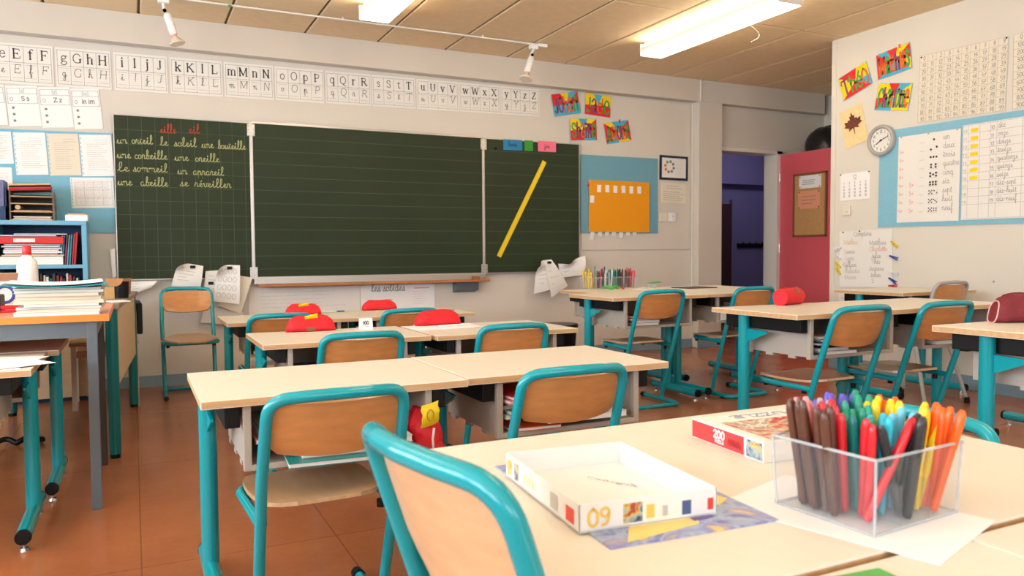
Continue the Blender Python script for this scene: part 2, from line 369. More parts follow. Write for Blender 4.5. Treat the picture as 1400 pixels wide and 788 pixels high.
# ------------------------------------------------------------------ pen-stroke lettering
# prefix: ~ smooth curve, | upright with serifs at both ends, ! serif at start, ^ serif at end, : heavy stroke
PRINT = {
'a': (4, "~.5 4 1.6 5 2.8 4.5 3 3.2;:3 3.4 3 .6 3.7 0;~3 2.8 1.3 2.4 .3 1.2 1.1 0 2.2 .3 3 1.3"), 'b': (4.4, "!.8 7.3 .8 .2;~.8 3.8 2.2 5 3.7 4 4 2.4 3.4 .6 2 0 .8 .9"),
'c': (4, "~3.5 3.8 2.4 5 1 4.4 .4 2.5 1 .6 2.3 0 3.6 1"), 'd': (4.6, "!3.6 7.3 3.6 .1 4.3 .1;~3.6 3.9 2.4 5 1 4.4 .4 2.4 1 .5 2.2 0 3.6 1"),
'e': (4, ".4 2.8 3.6 2.8;~3.6 2.8 3.2 4.4 2 5 .9 4.3 .4 2.5 1 .6 2.3 0 3.6 1"), 'f': (3.2, "~3.4 6.8 2.6 7.4 1.6 6.8 1.4 5.4;^1.4 5.6 1.4 0;.3 4.9 2.7 4.9"),
'g': (4.4, "~2 4.9 .8 4.2 .7 2.9 2 2.1 3.3 2.9 3.2 4.3 2 4.9;3 4.6 4.2 4.7;~1.1 2.3 .6 1.3 1.4 .8 3.4 .5 4 -.7 2.8 -2 1 -1.9 .3 -.9 1.2 .3"),
'h': (4.8, "|1 7.3 1 0;~1 3.8 2.4 5 3.6 4.4 3.8 3;^3.8 3.4 3.8 0"), 'i': (2.2, "|1.1 4.8 1.1 0;:1.1 6.5 1.1 7.1"), 'j': (2.2, "!1.3 4.8 1.3 -1;~1.3 -.8 1 -1.9 .1 -2;:1.3 6.5 1.3 7.1"),
'k': (4.8, "|1 7.3 1 0;3.9 4.8 1.2 2.2;:2.2 3 4.2 .1;3.2 4.9 4.6 4.9;3.4 .05 4.8 .05"), 'l': (2.2, "|1.1 7.3 1.1 0"),
'm': (7.4, "|1 4.8 1 0;~1 3.8 2.3 5 3.5 4.4 3.7 3;^3.7 3.4 3.7 0;~3.7 3.8 5 5 6.2 4.4 6.4 3;^6.4 3.4 6.4 0"), 'n': (4.8, "|1 4.8 1 0;~1 3.8 2.4 5 3.6 4.4 3.8 3;^3.8 3.4 3.8 0"),
'o': (4.4, "~2.2 5 .9 4.2 .4 2.5 .9 .8 2.2 0 3.5 .8 4 2.5 3.5 4.2 2.2 5"), 'p': (4.6, "|1 4.8 1 -2.2;~1 3.9 2.4 5 3.8 4.2 4.2 2.5 3.6 .7 2.4 0 1 .9"),
'q': (4.6, "^3.6 4.8 3.6 -2.2;~3.6 3.9 2.4 5 1 4.4 .4 2.4 1 .5 2.2 0 3.6 1"), 'r': (3.4, "|1 4.8 1 0;~1 3.4 2 4.8 3.2 4.7"),
's': (3.4, "~3 4 2 5 .7 4.4 .8 3.3 2.6 2.2 3 1.1 2 0 .5 .8"), 't': (2.8, "~1.2 6.2 1.2 3 1.3 .8 2 0 2.8 .5;.2 4.8 2.5 4.8"),
'u': (4.8, "!1 4.8 1 1.5;~1 1.8 1.4 .3 2.4 0 3.7 1;!3.7 4.8 3.7 .1 4.4 .1"), 'v': (4.4, ":.6 4.9 2.2 0;2.2 0 3.9 4.9;0 4.9 1.4 4.9;3.2 4.9 4.5 4.9"),
'w': (6.4, ":.6 4.9 1.9 0;1.9 0 3.2 4.6;:3.2 4.6 4.6 0;4.6 0 5.9 4.9;0 4.9 1.4 4.9;5.2 4.9 6.5 4.9"),
'x': (4.4, ":.7 4.9 3.8 0;.7 0 3.7 4.9;0 4.9 1.5 4.9;3 4.9 4.4 4.9;0 .05 1.4 .05;3 .05 4.5 .05"), 'y': (4.4, ":.6 4.9 2.3 0;3.9 4.9 1.6 -1.9 .4 -2;0 4.9 1.4 4.9;3.2 4.9 4.5 4.9"),
'z': (4, ".5 4.1 .6 4.9 3.5 4.9;:3.5 4.9 .5 0;.5 .05 3.5 .05 3.7 .9"),
'A': (6.4, ".6 0 3.1 7.2;:3.1 7.2 5.8 0;1.5 2.4 4.8 2.4;0 .05 1.4 .05;5 .05 6.5 .05"), 'B': (5.4, "|1 7 1 0;~1 7 3.6 6.8 4.2 5.3 3.4 3.8 1 3.7;~1 3.7 4 3.5 4.8 1.9 3.8 .2 1 0"),
'C': (6, "~5.4 5.4 4.2 6.9 2.4 6.8 .9 5.2 .7 2.6 1.7 .6 3.6 0 5.5 1.4"), 'D': (6, "|1 7 1 0;~1 7 3.8 6.7 5.4 4.8 5.3 2.2 3.8 .3 1 0"),
'E': (5.4, "|1 7 1 0;1 6.95 4.6 6.95 4.7 5.8;1 3.6 3.4 3.6;3.4 4.2 3.4 3;1 .05 4.8 .05 5.1 1.4"), 'F': (5, "|1 7 1 0;1 6.95 4.6 6.95 4.7 5.8;1 3.6 3.4 3.6;3.4 4.2 3.4 3"),
'G': (6.4, "~5.4 5.4 4.2 6.9 2.4 6.8 .9 5.2 .7 2.6 1.7 .6 3.6 0 5.4 .7;!5.4 3 5.4 .6"), 'H': (6.4, "|1 7 1 0;|5.2 7 5.2 0;1 3.6 5.2 3.6"), 'I': (3, "|1.5 7 1.5 0"),
'J': (3.6, "!2.4 7 2.4 1.5;~2.4 1.8 2.1 .3 1.1 0 .3 .8"), 'K': (6.2, "|1 7 1 0;5 7 1.2 3.2;:2.4 4.2 5.4 .1;4.2 7 5.8 7;4.6 .05 6.2 .05"), 'L': (5, "|1 7 1 0;1 .05 4.5 .05 4.8 1.6"),
'M': (7.6, "|1 7 1 0;:1 7 3.7 .6;3.7 .6 6.4 7;|6.5 7 6.5 0"), 'N': (6.4, "|1 7 1 0;:1 7 5.2 .2;|5.2 7 5.2 0"), 'O': (6.4, "~3.2 7 1.4 6.2 .6 3.5 1.4 .8 3.2 0 5 .8 5.8 3.5 5 6.2 3.2 7"),
'P': (5, "|1 7 1 0;~1 7 3.6 6.9 4.5 5.2 3.6 3.5 1 3.3"), 'Q': (6.4, "~3.2 7 1.4 6.2 .6 3.5 1.4 .8 3.2 0 5 .8 5.8 3.5 5 6.2 3.2 7;~3 .2 4.2 -1.2 6 -1.8"),
'R': (6, "|1 7 1 0;~1 7 3.6 6.9 4.4 5.3 3.6 3.8 1 3.6;:2.8 3.6 5.4 .1;4.8 .05 6 .05"), 'S': (4.8, "~4.2 5.6 2.8 7 1 6.3 .9 4.6 3.6 3.1 4.2 1.5 2.8 0 .6 1.3"),
'T': (5.6, "^2.8 7 2.8 0;.3 5.6 .5 6.95 5.1 6.95 5.3 5.6"), 'U': (6.2, "!1 7 1 2;~1 2.2 1.6 .4 3.1 0 4.6 .5 5 2.2;!5 7 5 2"), 'V': (6.2, ":.7 7 3 0;3 0 5.4 7;0 7 1.6 7;4.6 7 6.2 7"),
'W': (8.4, ":.7 7 2.5 0;2.5 0 4.2 6.4;:4.2 6.4 6 0;6 0 7.8 7;0 7 1.6 7;7 7 8.4 7"), 'X': (6, ":.8 7 5.2 0;.8 0 5 7;0 7 1.8 7;4.2 7 5.8 7;0 .05 1.8 .05;4.2 .05 6 .05"),
'Y': (6, ":.7 7 3 3.4;5.2 7 3 3.4;^3 3.5 3 0;0 7 1.6 7;4.4 7 6 7"), 'Z': (5.4, ".6 5.7 .8 6.95 4.8 6.95;:4.8 6.95 .7 0;.7 .05 4.8 .05 5 1.4"),
'0': (4.4, "~2.2 7 .9 5.6 .6 3.5 .9 1.2 2.2 0 3.5 1.2 3.8 3.5 3.5 5.6 2.2 7"), '1': (3, ".5 5 1.8 7 1.8 0"), '2': (4.2, "~.6 5.6 1.6 7 3.2 6.5 3.4 5 2.2 2.8 .5 .05;.5 .05 3.8 .05"),
'3': (4.2, "~.6 6.2 2 7 3.3 6 3 4.2 1.6 3.7;~1.6 3.7 3.4 3.2 3.7 1.4 2.4 0 .5 .7"), '4': (4.4, "2.4 7 .5 2.2 4 2.2;3 4 3 0"), '5': (4.2, "3.4 7 1 7 .8 4;~.8 4 2.4 4.4 3.7 3 3.4 .8 1.9 0 .5 .7"),
'6': (4.2, "~3.2 6.7 1.6 6 .7 3.6 .8 1 2.1 0 3.5 1 3.4 3 2.1 3.8 .8 2.6"), '7': (4.2, ".5 7 3.7 7 1.6 0;1.2 3.6 3.4 3.6"), '8': (4.2, "~2.1 3.8 .8 5 1.2 6.7 3 6.7 3.4 5 2.1 3.8 .6 2 1.2 .2 3 .2 3.6 2 2.1 3.8"),
'9': (4.2, "~3.4 4.6 2.2 3.4 .8 4.4 .8 6.2 2.2 7 3.4 6 3.4 3.6 2.8 .8 1.2 .1"), '+': (4.2, ".6 3 3.6 3;2.1 4.6 2.1 1.4"), '-': (3.4, ".6 3 2.8 3"), '.': (2, ":1 0 1 .3"), ' ': (2.6, ""),
'[': (2.4, "2 7.4 .8 7.4 .8 -.6 2 -.6"), ']': (2.4, ".4 7.4 1.6 7.4 1.6 -.6 .4 -.6"), "'": (1.4, ".7 7.4 .7 6"),
}
SCRIPT = {
'a': (3.9, "~2.6 3.5 1.5 4 .4 2.7 .6 .7 1.5 0 2.5 1.2 2.7 4 2.7 1 3.2 0 3.9 .8"), 'b': (3.4, "~0 .5 1.6 4 2.1 8 1.5 9.3 1 7.5 .9 1 1.6 0 2.6 .8 2.6 3 2 3.9 2.6 3.3 3.4 3.4"),
'c': (2.9, "~2.4 3.3 1.6 4 .6 3 .5 1.2 1.4 0 2.4 .4 2.9 1"), 'd': (3.9, "~2.6 3.5 1.5 4 .4 2.7 .6 .7 1.5 0 2.5 1.2 2.7 7.6 2.7 1 3.2 0 3.9 .8"),
'e': (3.3, "~0 .6 1.5 1.8 2.3 3.2 1.7 4 1 3.2 .9 1.5 1.6 .2 2.5 .3 3.3 1.2"), 'f': (3, "~0 .5 1.6 4 2.2 8 1.5 9 1.1 7 1.1 -3 1.6 -4 2 -2 1.2 .6 3 1"),
'g': (3.9, "~2.6 3.5 1.5 4 .4 2.7 .6 .7 1.5 0 2.5 1.2 2.7 4 2.7 -3 1.8 -4.4 1 -3.4 2 -1 3.9 .8"), 'h': (4, "~0 .5 1.6 4 2.1 8 1.5 9.3 1 7.5 1 0 1 2.4 2 4 2.9 3.5 2.9 1 3.4 0 4 .8"),
'i': (3, "~0 .5 1.3 4 1.3 1 1.8 0 2.5 .3 3 1;:1.3 5.6 1.4 6"), 'j': (3, "~0 .5 1.3 4 1.3 -3 .4 -4.4 -.3 -3.3 1 -.8 3 1;:1.3 5.6 1.4 6"), 'k': (4, "~0 .5 1.6 4 2.1 8 1.5 9.3 1 7.5 1 0;~1 2 2.4 4 2.6 2.6 1.2 2 2.6 .3 3.4 0 4 .8"),
'l': (2.9, "~0 .5 1.7 4 2.2 8 1.6 9.3 1 7.5 1 1.5 1.6 0 2.4 .3 2.9 1"), 'm': (5.6, "~0 3 .6 4 1 3.2 1 0 1 2.4 1.8 4 2.6 3.4 2.6 0 2.6 2.4 3.5 4 4.4 3.4 4.4 1 4.9 0 5.6 .8"),
'n': (3.9, "~0 3 .6 4 1 3.2 1 0 1 2.4 2 4 2.8 3.4 2.8 1 3.2 0 3.9 .8"), 'o': (3.5, "~2.4 3.6 1.3 4 .4 2.6 .6 .8 1.5 0 2.6 1 2.7 2.8 2 3.9 2.6 3.2 3.5 3.3"),
'p': (3.8, "~0 .5 .9 4.8 .9 -4 .9 2 1.8 4 2.7 3.4 2.7 1 3.2 0 3.8 .8"), 'q': (3.9, "~2.6 3.5 1.5 4 .4 2.7 .6 .7 1.5 0 2.5 1.2 2.7 4 2.7 -4;2 -1.6 3.9 .6"),
'r': (3.2, "0 .5 .9 4.9 1.1 4 2.2 4;~2.2 4 2.1 1 2.6 0 3.2 .8"), 's': (2.9, "~0 .5 1.2 2.6 1.5 4.4 2 2.4 2 .7 1.1 0 .4 .5;~1.1 0 2.2 .2 2.9 .8"), 't': (2.7, "~0 .5 1.2 4 1.3 6.5 1.3 1 1.8 0 2.7 .8;.5 4.8 2.3 4.8"),
'u': (4, "~0 .5 .8 4 .8 1 1.4 0 2.4 .6 2.9 4 2.9 1 3.4 0 4 .8"), 'v': (3.4, "~0 3 .6 4 1 3 1.2 .8 1.8 0 2.7 1.2 2.8 4 3.4 3.3"), 'w': (4.8, "~0 3 .6 4 1 3 1.1 .6 1.6 0 2.4 1 2.5 4 2.6 .8 3.2 0 4 1.2 4.1 4 4.8 3.3"),
'x': (3.4, "~0 3.4 .8 4 1.5 2 .8 0 .2 .6;~3 3.6 2.2 4 1.5 2 2.2 0 3.4 .8"), 'y': (4, "~0 .5 .8 4 .8 1 1.4 0 2.4 .6 2.9 4 2.9 -3 2 -4.4 1.2 -3.4 2.2 -1 4 .8"), 'z': (3.2, "~.2 3 1 4 2.4 3.8 1 .8 2 .4 1.8 -3 .8 -4.4 .4 -3 1.4 -1 3.2 .8"),
}
PRINT['é'] = (4, PRINT['e'][1] + ";2 5.8 3 7"); SCRIPT['é'] = (3.3, SCRIPT['e'][1] + ";1.6 5.4 2.4 6.6")
PRINT['ï'] = (2.6, "|1.3 4.8 1.3 0;:.6 6.5 .6 7;:2 6.5 2 7")
def glyphs(text, font):
    out = []; x = 0
    for ch in text:
        f = font if ch in font else PRINT
        wd, st = f.get(ch, PRINT[' '])
        k = .9 if (f is PRINT and font is SCRIPT and ch != ' ') else 1
        for s in st.split(';'):
            if not s: continue
            fl = s[0] if s[0] in '~|!^:' else ''
            n = [float(q) for q in s.lstrip('~|!^:').split()]
            P = [(x + n[i] * k, n[i + 1] * k) for i in range(0, len(n), 2)]
            if fl == '~': P = catmull(P)
            out.append((fl, P, ch))
        x += wd * k
    return out, x
def text_mb(mb, text, x, y, unit, wd, font=PRINT, fit=None, z=0, serif=True, slant=0, ang=0, centre=False):
    """strokes of text with its baseline at x, y; unit = size of one grid step; fit = wanted width"""
    gl, tw = glyphs(text, font)
    ux = fit / tw if fit else unit
    ca, sa = math.cos(ang), math.sin(ang)
    off = -tw * ux / 2 if centre else 0
    def T(p):
        px = off + (p[0] + p[1] * slant) * ux; py = p[1] * unit
        return (x + px * ca - py * sa, y + px * sa + py * ca)
    for fl, P, ch in gl:
        heavy = 1.7 if (fl in '|!^:' and fl) and serif else 1
        mb.ribbon([T(p) for p in P], wd * heavy, z)
        if serif and fl in ('|', '!'): mb.ribbon([T((P[0][0] - .75, P[0][1])), T((P[0][0] + (.35 if ch.islower() else .75), P[0][1]))], wd * .7, z)
        if serif and fl in ('|', '^'): mb.ribbon([T((P[-1][0] - .75, P[-1][1])), T((P[-1][0] + .75, P[-1][1]))], wd * .7, z)
    return tw * ux

# ================================================================== THE ROOM
struct('floor', MB().box((-2.7, -2.7, -.1), (8.6, 8.6, 0)), M['floor'])
ceiling = struct('ceiling', MB().box((-2.7, -2.7, ZC + .012), (7.0, 6.35, ZC + .1)), M['ceil_joint'])
SP, X0 = .5775, -.4962
_pm = {}
xs = [-2.6] + [X0 + i * SP for i in range(-3, 13)] + [6.9]
ys = [-2.6, 4.4466 - 5.25, 4.4466 - 3.5, 4.4466 - 1.75, 4.4466, 6.2]
for i in range(len(xs) - 1):
    for j in range(len(ys) - 1):
        a, b = xs[i], xs[i + 1]
        if ys[j + 1] < 4.5 and a > XR: continue
        key = (round(b - a, 3), round(ys[j + 1] - ys[j], 3))
        if key not in _pm:
            hw, hh = key[0] / 2 - .009, key[1] / 2 - .009
            mb = MB(); mb.add([(-hw, -hh, .004), (hw, -hh, .004), (hw, hh, .004), (-hw, hh, .004), (-hw + .006, -hh + .006, 0), (hw - .006, -hh + .006, 0), (hw - .006, hh - .006, 0), (-hw + .006, hh - .006, 0),
                              (-hw, -hh, .012), (hw, -hh, .012), (hw, hh, .012), (-hw, hh, .012)],
                             [(7, 6, 5, 4), (0, 1, 5, 4), (1, 2, 6, 5), (2, 3, 7, 6), (3, 0, 4, 7), (8, 9, 1, 0), (9, 10, 2, 1), (10, 11, 3, 2), (11, 8, 0, 3), (8, 11, 10, 9)])
            o = mb.build('ceiling_panel', M['ceil'], ceiling); _pm[key] = o.data
        else:
            o = bpy.data.objects.new('ceiling_panel', _pm[key]); COL.objects.link(o); o.parent = ceiling
        o.location = ((a + b) / 2, (ys[j] + ys[j + 1]) / 2, ZC)

struct('wall_front', MB().box((-2.7, YF, 0), (5.40, YF + .15, ZC)).box((5.40, YF, 2.0), (6.22, YF + .15, ZC)).box((6.22, YF, 0), (7.0, YF + .15, ZC)), M['wall'])
struct('trim_1', MB().box((-2.6, 6.1, 2.452), (6.80, YF, ZC)).box((5.07, 6.1, 0), (5.365, YF, 2.452)), M['beam'], bevel=.004)
p0, p1 = onY(797, 342, YF), onY(942, 340, YF)
struct('trim_2', MB().box((3.76, YF - .010, p0.z), (p1.x, YF, 2.44)), M['wall'], bevel=.002)
struct('trim_3', MB().cyl((5.085, 6.094, 2.45), (5.085, 6.094, ZC), .007).cyl((5.06, 6.19, .1), (5.06, 6.19, 2.45), .006), M['lampw'], smooth=True)
struct('wall_right', MB().box((XR, -2.7, 0), (7.0, 4.54, ZC)), M['wall_r'])
struct('trim_4', MB().box((XR - .006, 4.50, .09), (XR + .05, 4.546, ZC - .002)), M['wall_r'], bevel=.002)
struct('wall_end', MB().box((6.9, 4.54, 0), (7.0, 6.2, ZC)), M['wall'])
mb = MB().box((-2.7, WIN_X and -2.7, 0), (WIN_X, 6.35, WIN_Z0)).box((-2.7, -2.7, WIN_Z1), (WIN_X, 6.35, ZC))
edges = [-2.7] + [e for wy in WIN_Y for e in (wy - WIN_W / 2, wy + WIN_W / 2)] + [6.35]
for k in range(0, len(edges), 2): mb.box((-2.7, edges[k], WIN_Z0), (WIN_X, edges[k + 1], WIN_Z1))
struct('wall_left', mb, M['wall'])
mb = MB().box((-2.6, -2.7, 0), (XR, -2.6, WIN_Z0)).box((-2.6, -2.7, WIN_Z1), (XR, -2.6, ZC))
edges = [-2.6] + [e for wx in WINB_X for e in (wx - WIN_W / 2, wx + WIN_W / 2)] + [XR]
for k in range(0, len(edges), 2): mb.box((edges[k], -2.7, WIN_Z0), (edges[k + 1], -2.6, WIN_Z1))
struct('wall_back', mb, M['wall'])
def window(n, loc, rz):
    hw, h = WIN_W / 2, WIN_Z1 - WIN_Z0
    mb = MB().box((-hw, -.03, 0), (-hw + .06, .03, h)).box((hw - .06, -.03, 0), (hw, .03, h)).box((-hw, -.03, 0), (hw, .03, .06)).box((-hw, -.03, h - .06), (hw, .03, h)).box((-.03, -.03, 0), (.03, .03, h))
    o = struct('window_%d' % n, mb, M['lampw'])
    o.location = loc; o.rotation_euler = (0, 0, rz)
    for s in (-1, 1): MB().box((s * hw / 2 - hw / 2 + .04, -.003, .05), (s * hw / 2 + hw / 2 - .04, .003, h - .05)).build('pane', M['gloss'], o)
    MB().box((-hw - .05, -.14, -.03), (hw + .05, -.02, 0)).build('sill', M['lampw'], o)
for i, wy in enumerate(WIN_Y): window(i + 1, (WIN_X - .05, wy, WIN_Z0), R(90))
for i, wx in enumerate(WINB_X): window(i + 5, (wx, -2.65, WIN_Z0), R(180))
# skirtings
struct('baseboard_front', MB().box((-2.6, YF - .012, 0), (5.06, YF, .085)).box((5.055, 6.085, 0), (5.375, 6.1, .085)), M['base'], bevel=.002)
struct('baseboard_right', MB().box((XR - .014, -2.6, 0), (XR, 4.54, .10)), M['base'], bevel=.002)
# door, frame, corridor
fr = struct('trim_5', MB().box((5.37, 6.17, 0), (5.40, 6.36, 2.03)).box((6.18, 6.17, 0), (6.255, 6.36, 2.03)).box((5.37, 6.17, 1.995), (6.255, 6.36, 2.03)), M['lampw'], bevel=.003)
door = thing('door_1', None, None, (6.245, 6.17, 0), R(-90)); tag(door, kind='structure')
MB().box((0, -.02, .01), (.80, .02, 1.985)).build('leaf', M['pinkdoor'], door, bevel=.002)
hd = MB().cyl((.77, .02, 1.0), (.77, .065, 1.0), .01).cyl((.77, .065, 1.0), (.71, .065, 1.0), .009).cyl((.77, -.02, 1.0), (.77, -.06, 1.0), .01).cyl((.77, -.06, 1.0), (.71, -.06, 1.0), .009).build('handle', M['chrome'], door, smooth=True)
for z in (.3, 1.0, 1.75): MB().cyl((0, -.024, z - .05), (0, -.024, z + .05), .009).build('hinge', M['chrome'], door, smooth=True)
struct('wall_corridor', MB().box((4.2, 8.4, 0), (8.6, 8.5, 2.65)).box((4.1, 6.35, 0), (4.2, 8.5, 2.65)).box((8.5, 6.35, 0), (8.6, 8.5, 2.65)).box((4.2, 6.35, 0), (5.37, 6.40, 2.65)).box((6.26, 6.35, 0), (8.5, 6.40, 2.65)).box((5.37, 6.35, 2.03), (6.26, 6.40, 2.65)), M['purple'])
struct('ceiling_corridor', MB().box((4.1, 6.35, 2.65), (8.6, 8.5, 2.75)), M['wall'])
struct('trim_6', MB().box((4.2, 8.3, 1.90), (8.5, 8.4, 2.65)), M['purple'], bevel=.004)
dx0, dx1 = onY(968, 300, 8.39).x, onY(998, 300, 8.39).x
d2 = struct('door_2', MB().box((dx0, 8.36, 0), (dx1, 8.40, onY(990, 279, 8.38).z)), mat('dark_brown_door', (74, 44, 40), .45), bevel=.003)
MB().box((dx1, 8.35, 0), (dx1 + .09, 8.40, onY(990, 279, 8.38).z + .06)).build('door_frame', M['purple'], d2)
a, b = onY(1008, 336, 8.38), onY(1075, 337, 8.38)
cr = thing('coat_rail', 'black coat hook rail on the purple corridor wall', 'coat rack', (a.x, 8.4, a.z))
MB().box((0, -.02, -.03), (b.x - a.x, 0, .03)).build('board', M['black'], cr, bevel=.003)
for k in range(8):
    x = .06 + k * (b.x - a.x - .1) / 7
    MB().tube(fillet([(x, -.02, 0), (x, -.07, 0), (x, -.075, .05)], .02), .008, 8).build('hook', M['black'], cr, smooth=True)
cl = thing('corridor_lamp', 'round white ceiling lamp in the corridor beyond the pink door', 'lamp', (7.4, 7.3, 2.57))
MB().lathe([(.02, .08), (.16, .08), (.16, .05), (.02, .05)], 20).build('base', M['lampw'], cl, smooth=True)
MB().lathe([(.15, .05), (.14, .02), (.09, 0), (.01, -.01)], 20).build('globe', mat('corridor_globe', (255, 255, 255), .5, emit=(226, 226, 255), es=42), cl, smooth=True)

# corkboard on the door leaf (leaf stands across the viewer's line at x about 6.23)
cb = thing('corkboard', 'framed cork noticeboard on the pink door', 'noticeboard')
cA, cB = onX(1086, 239, 6.226), onX(1131, 323, 6.226)
cw, chh = cA.y - cB.y, cA.z - cB.z
cb.location = (6.224, (cA.y + cB.y) / 2, (cA.z + cB.z) / 2); cb.rotation_euler = (PI / 2, 0, -PI / 2)
MB().box((-cw / 2, -chh / 2, 0), (cw / 2, chh / 2, .010)).build('cork_panel', M['cork'], cb)
for a, b in (((-cw / 2, -chh / 2, 0), (-cw / 2 + .02, chh / 2, .018)), ((cw / 2 - .02, -chh / 2, 0), (cw / 2, chh / 2, .018)), ((-cw / 2, -chh / 2, 0), (cw / 2, -chh / 2 + .02, .018)), ((-cw / 2, chh / 2 - .02, 0), (cw / 2, chh / 2, .018))):
    MB().box(a, b).build('frame_bar', M['corkf'], cb, bevel=.002)

# ------------------------------------------------------------------ flat things on walls
def wall_item(name, label, cat, wall, quad, m, group=None, off=.003, th=.0014, bevel=0):
    """quad = TL, TR, BR, BL pixels of the thing on its wall; local x right, y up, z out of the wall"""
    P = [(onY(u, v, YF - off) if wall == 'F' else onX(u, v, XR - off)) for u, v in quad]
    Q = [(p.x if wall == 'F' else -p.y, p.z) for p in P]
    d = lambda a, b: math.hypot(Q[b][0] - Q[a][0], Q[b][1] - Q[a][1])
    w_, h_ = (d(0, 1) + d(3, 2)) / 2, (d(0, 3) + d(1, 2)) / 2
    ang = math.atan2(Q[1][1] - Q[0][1] + Q[2][1] - Q[3][1], Q[1][0] - Q[0][0] + Q[2][0] - Q[3][0])
    cx, cz = sum(q[0] for q in Q) / 4, sum(q[1] for q in Q) / 4
    o = MB().box((-w_ / 2, -h_ / 2, 0), (w_ / 2, h_ / 2, th)).build(name, m, bevel=bevel)
    e = Matrix.Rotation(PI / 2, 4, 'X') if wall == 'F' else Matrix.Rotation(-PI / 2, 4, 'Z') @ Matrix.Rotation(PI / 2, 4, 'X')
    o.matrix_world = Matrix.Translation((cx, YF - off, cz) if wall == 'F' else (XR - off, -cx, cz)) @ e @ Matrix.Rotation(ang, 4, 'Z')
    tag(o, label, cat, group)
    return o, w_, h_
def rect(u0, v0, u1, v1): return [(u0, v0), (u1, v0), (u1, v1), (u0, v1)]
Z1 = .0020                                # height of print above a sheet's back
def lines(o, x0, x1, y0, y1, n, m=None, th=.0016, seed=0, name='printed_lines', ragged=.35):
    rr = random.Random(seed); mb = MB()
    for k in range(n):
        y = y1 - (y1 - y0) * (k + .5) / n
        x = x0; end = x1 - (x1 - x0) * rr.random() * ragged
        while x < end:
            l = (x1 - x0) * rr.uniform(.05, .16); e = min(x + l, end)
            mb.add([(x, y - th / 2, Z1), (e, y - th / 2, Z1), (e, y + th / 2, Z1), (x, y + th / 2, Z1)], [(0, 1, 2, 3)]); x = e + (x1 - x0) * .018
    return mb.build(name, m or M['ink3'], o, recalc=False)
def grid(o, xs_, ys_, th, m, name='ruled_grid'):
    mb = MB()
    for x in xs_: mb.ribbon([(x, ys_[0]), (x, ys_[-1])], th, Z1)
    for y in ys_: mb.ribbon([(xs_[0], y), (xs_[-1], y)], th, Z1)
    return mb.build(name, m, o, recalc=False)
def lin(a, b, n): return [a + (b - a) * i / n for i in range(n + 1)]
def pins(o, pts, m=None, r=.006):
    for x, y in pts:
        MB().lathe([(r * .4, 0), (r, .003), (r * .9, .007), (.001, .009)], 8).build('pin', m or M['black'], o, smooth=True, loc=(x, y, .001))

# alphabet frieze: eleven cards of four cells
cards = [('eEfF', -9, 73), ('gGhH', 76, 152), ('iIjJ', 156, 229), ('kKlL', 232.5, 304), ('mMnN', 306.5, 374), ('oOpP', 376, 443), ('qQrR', 445, 507), ('sStT', 508.5, 567.5), ('uUvV', 569.5, 627), ('wWxX', 628, 683.5), ('yYzZ', 684.5, 737.5)]
for tx, u0, u1 in cards:
    top = lambda u: 57.5 + (u / 738) * (122.5 - 57.5)
    bot = lambda u: 113.5 + (u / 738) * (159.5 - 113.5)
    o, w_, h_ = wall_item('alphabet_card', 'alphabet wall card showing the letters ' + ' '.join(tx), 'wall card', 'F', [(u0, top(u0)), (u1, top(u1)), (u1, bot(u1)), (u0, bot(u0))], M['paper'], 'alphabet cards above the blackboard')
    x0, x1, y0, y1 = -w_ / 2 + .012, w_ / 2 - .012, -h_ / 2 + .018, h_ / 2 - .018
    ym = y0 + (y1 - y0) * .54
    grid(o, lin(x0, x1, 4), [y0, ym, y1], .0022, M['ink2'], 'cell_border')
    cwid = (x1 - x0) / 4
    b = MB()
    for k, ch in enumerate(tx):
        cx = x0 + cwid * (k + .5)
        u = (y1 - ym) * .082
        a, c = MB(), MB()
        text_mb(a, ch, cx - PRINT[ch][0] * u / 2, ym + (y1 - ym) * .25, u, .0052, PRINT, z=Z1)
        for q in range(8):
            y = y0 + (ym - y0) * (q + .6) / 8.6
            b.ribbon([(cx - cwid * .36, y), (cx + cwid * .36, y)], .0009 if q not in (1, 7) else .0028, Z1 - .0003)
        if ch.islower(): text_mb(c, ch, cx - SCRIPT[ch][0] * .0034, y0 + (ym - y0) * .44, .0066, .0034, SCRIPT, z=Z1)
        else: text_mb(c, ch, cx - PRINT[ch][0] * .0040, y0 + (ym - y0) * .44, .0080, .0034, PRINT, serif=False, slant=.1, z=Z1)
        a.build('printed_letter', M['ink'], o, recalc=False)
        c.build('cursive_letter', M['ink'], o, recalc=False)
    b.build('writing_lines', M['ink3'], o, recalc=False)

